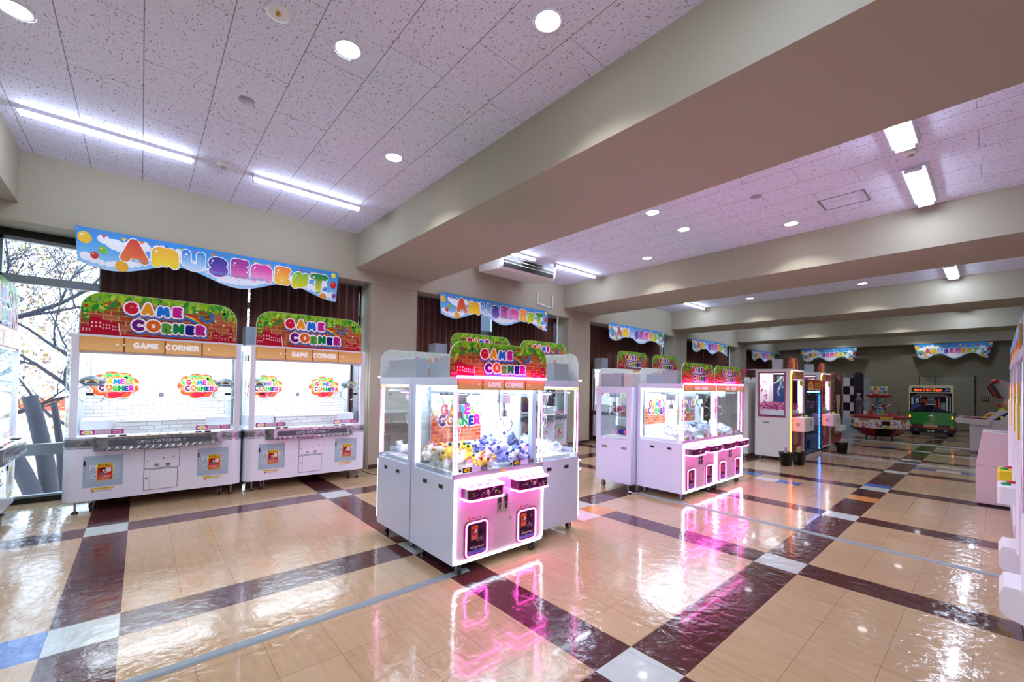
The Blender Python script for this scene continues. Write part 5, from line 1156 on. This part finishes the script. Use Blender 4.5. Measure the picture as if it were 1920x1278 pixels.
# ------------------------------------------------------------------ domed candy machine
T = thing('candy_machine', 'domed candy grabbing machine with candy printed sides and round GAME CORNER topper', 'candy machine', (-2.32,16.62,0), radians(-90+22))
oct_ = lambda r, z, n=8, ph=22.5: [(r*cos(radians(ph+360*i/n)), r*sin(radians(ph+360*i/n)), z) for i in range(n)]
def loft(b, rings, m, smooth=False):
    n = len(rings[0]); vs = [p for r_ in rings for p in r_]
    b.add(vs, [(i*n+j, i*n+(j+1)%n, (i+1)*n+(j+1)%n, (i+1)*n+j) for i in range(len(rings)-1) for j in range(n)]+[tuple(reversed(range(n))), tuple(range((len(rings)-1)*n, len(rings)*n))], m, smooth)
b = MB(); loft(b, [oct_(.34,.10),oct_(.66,.34),oct_(.68,.62)], pbr('candy_white_panel','e6e2e0',.3)); b.build('base_cabinet', T)
b = MB(); loft(b, [oct_(.345,.09),oct_(.675,.33),oct_(.68,.345)], pbr('candy_red','8e1a20',.3)); loft(b, [oct_(.70,.62),oct_(.71,.68),oct_(.66,.70)], pbr('candy_red','',0)); b.build('red_trim', T)
for k in range(8):
    a = radians(45*k); ca, sa = cos(a), sin(a); ap = .68*cos(radians(22.5))
    P = Print(.001); R = random.Random(k)
    P.rect(-.25,.35,.25,.61,'ece8e6',0)
    for i in range(46): P.disc(R.uniform(-.23,.23), R.uniform(.36,.36+.2*(1-abs(R.uniform(-1,1))*.4)), R.uniform(.012,.026), R.choice(('c83a6a','e08a2c','3a74c8','7ab02c','d85a8a','e8c43c','a83ca0','e84a3c')), 1+i*.05, 9)
    if k % 2 == 0:
        P.rect(-.10,.44,.10,.56,'7a1418',4); P.rect(-.07,.46,.07,.54,'181014',5); P.rect(-.12,.37,.12,.40,'d8c83c',5)
    else:
        for i in range(5): P.disc(-.12+.06*i, .575, .026, 'e0902c', 4, 12); P.disc(-.12+.06*i, .575, .012, '8a3a18', 5, 8)
    P.build('candy_print', T, lambda u, v, w, ca=ca, sa=sa: ((ap+w+.002)*ca-u*sa, (ap+w+.002)*sa+u*ca, v))
    MB().box((ap+.02,-.14,.63),(ap+.05,.14,.675), pbr('yellow_trim','e0c01c',.3) if k % 2 == 0 else pbr('candy_red','',0), M=Matrix.Rotation(a, 4, 'Z')).build('trim_block', T)
    if k % 2 == 0:
        q = MB(); q.add([(.36,-.16,.11),(.36,.16,.11),(.66,.2,.345),(.66,-.2,.345)], [(0,1,2,3)], M_BLACK, M=Matrix.Rotation(a, 4, 'Z') @ Matrix.Translation((.012,0,-.004))); q.build('prize_chute', T)
b = MB(); b.lathe([(.47,.70),(.475,.80),(.45,.95),(.38,1.10),(.27,1.20),(.22,1.23)], M_ACRYL, 40); b.build('dome', T)
b = MB(); b.cyl((0,0,.70),(0,0,.715), .46, pbr('candy_turntable','c8505c',.4), 32); b.cyl((0,0,.70),(0,0,1.22), .045, pbr('candy_pillar','2f6ac0',.3), 16); b.build('turntable', T)
b = MB(); b.lathe([(.21,1.23),(.29,1.25),(.29,1.33),(.21,1.34)], pbr('candy_red','',0), 32); b.lathe([(.20,1.34),(.20,1.56),(.0,1.56)], pbr('topper_green','6fae2c',.3), 32); b.build('topper', T)
P = Print(.001); P.rect(-.6,0,.6,.22,'b0582e',0); P.rect(-.6,.15,.6,.22,'8fc31f',1)
for c in (-.4,0,.4):
    word(P, GAMEC, c-.17, .11, .075, .013, [(0,0,.008,'ffffff',2)], .2); word(P, CORNC, c-.19, .02, .07, .012, [(0,0,.008,'ffffff',2)], .2)
P.build('topper_print', T, lambda u, v, w: ((.202+w)*cos(u/.2), (.202+w)*sin(u/.2), 1.34+v))
P = Print(.001); P.poly([(-.08,.71),(.08,.71),(.05,1.0),(.03,1.2),(-.03,1.2),(-.06,1.0)], 'e8eef4', 0); P.poly([(-.065,.72),(.065,.72),(.04,1.0),(.02,1.19),(-.02,1.19),(-.05,1.0)], '2a6cc0', 1)
for i in range(5): P.disc(0,.77+.085*i,.045-.004*i,'e8c83c',2,12,.022)
P.build('centre_board', T, lambda u, v, w: (.17+w-(v-.7)*.1, u, v))
R = random.Random(4)
for i in range(7):
    a = 2*pi*i/7; c = ('7ab82c','d8404c','3a74c8','e8c43c','c85a9a','f0e8e0','b03a2c')[i]
    MB().cyl((.3*cos(a),.3*sin(a),.715),(.3*cos(a),.3*sin(a),.80+R.uniform(0,.05)), .05, pbr('candy_cup_'+c, c, .4), 14).build('candy_tub', T)
for a in (.6,1.9,4.,5.2): MB().box((.12,-.05,.84),(.15,.05,1.02), pbr('toffee_red','8a2430',.4), M=Matrix.Rotation(a,4,'Z')).build('hanging_prize', T)
for s in (-1, 1): MB().tube([(.16,s*.10,.93),(.22,s*.22,1.05)], .012, M_PLASTIC, 8).build('scoop_arm', T)
for a in range(4): 
    x, y = .3*cos(a*pi/2), .3*sin(a*pi/2); caster(T, x, y, .11, R=.035)

# ------------------------------------------------------------------ green bus ride
T = thing('ride_on_bus', 'green and cream bus shaped ride in front of the far double door', 'bus ride', (-1.42,19.45,0), radians(-90))
# local: front faces +x, width along y; world x = -1.42 + ..., so local +y -> world +x
M_CREAM = pbr('bus_cream','d8d2a8',.3); M_GREEN = pbr('bus_green','1c8a2c',.25,coat=.3); M_ORNG = pbr('bus_orange','b8501c',.3)
b = MB(); Wb, Lb = .53, 1.3
b.prism([(-Wb+.01,.42),(Wb-.01,.42),(Wb-.01,1.50)]+[(Wb-.08+.07*cos(t),1.55+.09*sin(t)) for t in (.0,.5,1.,1.57)]+[(-Wb+.08-.07*sin(t),1.55+.09*cos(t)) for t in (.0,.5,1.,1.57)]+[(-Wb+.01,1.5)], -Lb, 0, M_CREAM, axis='x')
b.build('body', T)
MB().box((-Lb,-Wb,.33),(.004,Wb,.78), M_GREEN).build('green_panel', T)
MB().box((-Lb,-Wb-.002,.30),(.006,Wb+.002,.325), M_CREAM).build('cream_stripe', T); MB().box((-Lb,-Wb-.004,.235),(.01,Wb+.004,.30), M_ORNG).build('orange_stripe', T)
bm_ = MB(); bm_.bbox((-Lb,-Wb-.01,.09),(.05,Wb+.01,.235), M_BLACK, .03); bm_ = bm_.build('bumper', T)
for y in (-.36,-.32,.32,.36): MB().cyl((.05,y,.18),(.055,y,.18), .016, pbr('fog_lamp','b8c0d8',.2), 12).build('fog_lamp', bm_)
P = Print(.001); P.rect(-.12,.115,.12,.205,'16301c',0); P.text('·21-42', .0, .128, .07, 'dff0dc', 1, .015); P.build('number_plate', bm_, lambda u, v, w: (.052+w, u, v))
P = Print(.001); P.poly(rrect(-.49,.76,.49,1.385,.02,3), '15141c', 0)
P.poly([(-.47,.78),(.47,.78),(.2,1.0),(-.2,1.0)], '2a2740', 1); P.poly([(-.47,.78),(-.2,1.0),(-.45,1.05)], '46568c', 2); P.poly([(.0,.78),(.02,.78),(.12,1.0),(-.12,1.0),(-.2,.78)], '1c1826', 2)
for x0_, y0_, x1_, y1_, c in ((-.46,1.0,-.40,1.24,'9ab8cc'),(-.36,1.05,-.28,1.22,'a8b8d8'),(-.25,1.06,-.12,1.18,'8a4a20'),(-.08,1.05,.10,1.3,'55606a'),(.10,.92,.14,1.16,'b0502c'),(.18,.90,.22,1.2,'c0562e'),(.24,.86,.34,1.08,'6a8aa0'),(.36,.82,.40,1.26,'c8c4a0'),(.43,.8,.46,1.26,'8ab0c8'),(-.1,1.0,.1,1.03,'d8dcdc'),(-.12,.98,-.10,1.16,'c0562e')): P.rect(x0_, y0_, x1_, y1_, c, 3)
P.poly([(-.47,1.27),(.47,1.27),(.3,1.36),(-.3,1.36)], '6a6458', 3); P.disc(-.26,1.25,.05,'1a1818',4,14); P.disc(-.24,1.25,.035,'b8a888',5,14); P.disc(.28,.96,.02,'e88a3c',5,10)
for i in range(5): P.disc(-.05+.03*i, 1.16+.02*(i % 2), .012, 'b8c8c8', 5, 8)
P.build('windscreen', T, lambda u, v, w: (.006+w, u, v), M_PRINTG)
MB().box((-.01,-.45,1.42),(.012,.45,1.555), M_BLACK).build('destination_box', T)
for n_, a_ in (('route_number', ('都05', -.31, 1.45, .085, 'e8501c', 1, .01)), ('destination_text', ('アイランド空港', -.0, 1.445, .075, 'f0581c', 1, .012)), ):
    P = Print(.0008); P.text(*a_)
    if n_[0] == 'd': P.marks(-.03, 1.52, .3, .022, 'e8501c', 1, 5)
    P.build(n_, T, lambda u, v, w: (.013+w, u, v), attr_mat('led_text', .4, 1.6))
P = Print(.0008); P.rect(.30,1.43,.43,1.545,'1c3c8c',0); P.disc(.36,1.52,.01,'e8f0f8',1,8); P.stroke([(.34,1.45),(.36,1.5),(.39,1.47)], .006, 'e8f0f8', 1); P.rect(.40,1.47,.412,1.53,'e8f0f8',1); P.build('access_symbol', T, lambda u, v, w: (.013+w, u, v))
MB().sphere((.006,0,.63), .06, M_CHROME, .15, 1, .55, 16, 8).build('badge', T)
for y in (-.495,.495): MB().cyl((.004,y,.59),(.012,y,.59), .001, M_BLACK).bbox((.004,y-.018,.56),(.016,y+.018,.65), pbr('indicator_lamp','ff7a20',.3,emit=2.5,ecol='ff6a18'), .006).build('indicator', T)
for s in (-1, 1):
    h = MB(); h.prism([(s*.16,.27),(s*.44,.27),(s*.44,.355),(s*.19,.355)], .006, .02, M_BLACK, axis='x')
    for y in (.26,.35): h.cyl((.02,s*y,.312),(.024,s*y,.312), .03, pbr('headlamp_glass','6a625c',.15), 14)
    h.build('headlight', T)
for x in (-.28,-1.05):
    for y in (-.42,.42): MB().cyl((x,y-.05,.10),(x,y+.05,.10), .10, M_RUBBER, 20).build('wheel', T)

# ------------------------------------------------------------------ carnival game with colourful console, behind pink box
T = thing('arcade_console', 'white arcade console with colourful deck and tilted screen near the right wall', 'arcade game', (0,15.2,0))
M_CON = pbr('console_greywhite','c9c5c4',.35)
b = MB(); b.prism([(-.42,.06),(.75,.06),(.75,1.05),(.05,1.02),(-.15,.80),(-.42,.66)], 14.72-15.2, 15.5-15.2, M_CON, axis='y'); b.build('cabinet', T)
b = MB(); b.prism([(-.66,.74),(-.62,.70),(-.1,.66),(-.08,.80),(-.62,.83),(-.66,.80)], -.52, .34, M_CON, axis='y'); b.build('deck', T)
MB().box((-.62,-.50,.832),(-.12,.32,.838), pbr('deck_red','b8543c',.3)).build('deck_top', T)
for x, c in ((-.50,'2a9a8a'),(-.44,'c83c5c'),(-.20,'e8c81c'),(-.16,'f0e8d8')): MB().sphere((x,-.38,.845), .035, pbr('deck_button_'+c, c, .25), 1.2,1,.6).build('button', T)
MB().tube([(-.18+.13*cos(t)+.13, -.1, .83+.10*sin(t)) for t in [pi*i/12 for i in range(13)]], .03, pbr('drum_yellow','c8902c',.4), 10).tube([(-.18+.16*cos(t)+.15, -.0, .85+.10*sin(t)) for t in [pi*i/12 for i in range(13)]], .022, pbr('drum_blue','2a3a8a',.4), 10).build('wheel_hoop', T)
P = Print(.001); P.rect(-.06,.54,.05,.57,'15151a',0); P.build('coin_slot', T, lambda u, v, w: (u, -.481-w, v))
P = Print(.001); P.poly([(-.06,.80),(.05,.80),(.20,.98),(.16,.99)],'1c2a4c',0); P.disc(.08,.87,.03,'e8d84c',1,10); P.build('badge_print', T, lambda u, v, w: (u, -.481-w, v))
P = Print(.001); P.rect(.17,.35,.34,.62,'3a6aa8',0); P.poly([(.19,.37),(.24,.37),(.27,.6),(.22,.6)], 'b8283c', 1); P.rect(.28,.4,.31,.58,'c8d8e8',1); P.rect(.33,.3,.6,.62,'1c2a6c',-.5); P.build('side_print', T, lambda u, v, w: (u, -.481-w, v))
b = MB(); b.sphere((.16,-.3,1.13), .11, pbr('figure_brown','a8804c',.6), 1, 1, 1.2); b.sphere((.10,-.35,1.02), .07, pbr('figure_lime','b8c82c',.5)); b.sphere((.02,-.35,1.14), .045, pbr('figure_red','a82430',.4)); b.build('figure', T)
b = MB(); b.prism([(.2,.9),(.5,.9),(.5,1.28),(.30,1.26),(.22,1.1)], -.42, -.2, pbr('figure_blue','2a78c0',.5), axis='y'); b.build('seat_shell', T)
b = MB(); b.prism([(.22,1.15),(.10,1.30),(-.02,1.62),(.02,1.74),(.12,1.72),(.28,1.62),(.5,1.62),(.5,1.2)], .0, .06, M_CON, axis='y'); b.build('screen_arm', T)
Mx = Matrix.Translation((-.02,-.2,1.48)) @ Matrix.Rotation(radians(-24), 4, 'Y')
b = MB(); b.box((-.05,-.22,-.16),(.03,.2,.16), M_BLACK, M=Mx); b.box((-.09,-.2,-.13),(-.05,.06,.13), M_BLACK, M=Mx); b.build('screen', T)
b = MB(); b.sphere((-.02,-.15,1.69), .065, pbr('lamp_red','c01c24',.25), 1.1,1.3,.9); b.sphere((.06,-.2,1.31), .05, pbr('lamp_red','',0), 1.4,1,.6); b.box((-.052,-.225,-.12),(-.03,-.2,.14), pbr('lamp_red','',0), M=Mx); b.build('red_lamp', T)
for x in (-.35,.5): caster(T, x, -.40, .06, R=.028)
# pale pink kiosk with sloping top
T = thing('coin_changer', 'pale pink metal cabinet with sloping top at the right, in front of the arcade console', 'cabinet', (.3,8.4,0))
b = MB(); b.prism([(-.48,.02),(.5,.02),(.5,.90),(-.42,.92),(-.48,.50)], -.32, .32, pbr('pale_pink_metal','dcc6ca',.4), axis='y'); b.build('cabinet', T)
b = MB(); b.box((-.482,-.322,.496),(.5,-.318,.50), pbr('pink_seam','a08c90',.5)); b.box((-.46,-.31,.0),(.48,.31,.02), M_BLACK); b.build('seam_and_plinth', T)
MB().box((-.36,-.1,.905),(-.1,.1,.918), M_STEEL).build('top_plate', T)

# ------------------------------------------------------------------ right hand row of machines, fronts facing the room
def right_machine(y0, Wd, label, zT=1.70, col='d3cddc', yellow=False, panel=True, flap=True, sign=True):
    T = thing('tall_claw_machine', label, 'claw machine', (.10,y0,0)); m = pbr('row_cabinet_'+col, col, .35)
    b = MB(); b.box((.0,0,.05),(.75,Wd,.72), m); b.box((.0,0,.72),(.70,.025,zT-.06), m); b.box((.70,0,.72),(.75,Wd,zT-.06), m); b.box((.0,0,zT-.06),(.75,Wd,zT), m); b.build('cabinet', T)
    MB().box((.012,.03,.74),(.018,Wd-.02,zT-.08), M_GLASS).build('glass_pane', T)
    MB().cyl((-.0,.02,.75),(-.0,.02,zT-.1), .009, M_CHROME, 8).build('front_rod', T)
    for yy in (.045, Wd-.05): MB().box((-.012,yy-.012,.30),(.008,yy+.012,1.35), pbr('acrylic_lit_edge','efe6f4',.2,emit=.12)).build('edge_strip', T)
    MB().box((-.004,Wd-.1,1.10),(.006,Wd-.02,1.5), pbr('yellow_sign','e8c81c',.35)).build('side_sign', T)
    if flap:
      b = MB(); b.prism([(.008,.10),(.008,.30),(-.075,.30),(-.095,.25),(-.095,.16),(-.075,.13)], .08, .40, M_PLASTIC, axis='y'); b.build('prize_flap', T)
    cm = pbr('control_yellow','e8d01c',.3) if yellow else M_PLASTIC
    if panel:
      b = MB(); b.bbox((-.10,.12,.60),(.008,.42,.735), cm, .02); b = b.build('control_panel', T)
      for xx, c in ((-.055,'1c9a5a'),(-.03,'d02430')): 
        MB().sphere((xx,.2 if c[0]=='1' else .32,.74), .026, pbr('button_'+c, c, .25), 1,1,.6).build('button', b)
    if sign:
      P = Print(); P.rect(.03,zT+.01,Wd-.02,zT+.19,'e8c86a',0); P.rect(.03,zT+.10,Wd-.02,zT+.19,'7ab8e0',1); P.rect(.2,zT+.05,Wd-.2,zT+.12,'c8403c',1); P.build('sign_print', T, lambda u, v, w: (.009-w, u, v))
      MB().box((.01,.02,zT),(.02,Wd,zT+.2), pbr('sign_orange_edge','d8962c',.35)).build('top_sign', T)
    MB().box((.021,.03,zT),(.5,Wd-.1,zT+.26), M_GREYBOX).build('electronics_box', T)
    for x in (.06,.68):
        for y in (.07, Wd-.07): caster(T, x, y, .05, R=.022)
    return T
right_machine(3.72,.95,'nearest tall lavender machine, cut off by the right edge of the view', panel=False, sign=False)
right_machine(4.70,.95,'second machine of the right hand row, with white button box', 1.72)
right_machine(5.68,.95,'third machine of the right hand row, with yellow button box', 1.74, yellow=True, flap=False)
right_machine(6.66,.95,'fourth machine of the right hand row, beside the pale pink cabinet', 1.74, panel=False, flap=False)

# ------------------------------------------------------------------ buckets with signs
def bucket(x, y, label, sign=None):
    T = thing('bucket', label, 'bucket', (x,y,0))
    MB().lathe([(0,.004),(.085,.004),(.115,.24),(.122,.24),(.122,.25),(.11,.25),(.082,.012),(0,.012)], M_BLACK, 26).build('tub', T)
    if sign:
        P = Print(.001); c, t, w = sign; P.rect(-w,.22,w,.34,c,0); P.rect(-w*.9,.235,w*.9,.325,'f4e08c' if c == 'e8c21c' else 'f4e4e8',1); P.marks(0, .255, w*1.5, .05, '9a2a2a', 2, t)
        k = MB(); k.box((-.001,-w,.10),(-.006,w,.34), M_PLASTIC); k = k.build('paper_sign', T); P.build('sign_print', T, lambda u, v, w_: (w_, u, v)); k.rotation_euler = (0,0,0)
bucket(-2.60,9.12,'front left black bucket before the white prize machine, with pink note', ('e8a8b0',2,.07)); bucket(-2.47,9.42,'black bucket behind the front left one, with yellow sign',('e8c21c',4,.11)); bucket(-2.30,11.95,'black bucket standing alone past the blue lit cabinet', ('d8a0a8',2,.06))
b = MB(); b.tube([(-2.72,3.3,.02),(-2.5,3.45,.012),(-2.45,3.6,.012)], .006, pbr('white_cable','e8e8ea',.4), 6)
b = MB(); b.tube([(-3.24,4.93,.03),(-3.18,4.95,.012),(-3.13,5.03,.012)], .008, pbr('white_cable','e8e8ea',.4), 6); tag(b.build('power_cable'), 'white power cable leaving the mid room pair of machines', 'cable')
b = MB(); b.tube([(-6.5,2.62,.05),(-6.35,2.72,.008),(-6.2,2.95,.008),(-6.3,3.1,.008)], .006, M_BLACK, 6); tag(b.build('power_cable'), 'black power cable on the floor right of the second white claw machine', 'cable')
b = MB(); b.box((-7.0,2.9,.0),(-6.76,2.93,.02), M_STEEL)
# drop the helper meshes nobody uses
for me in list(bpy.data.meshes):
    if me.users == 0: bpy.data.meshes.remove(me)
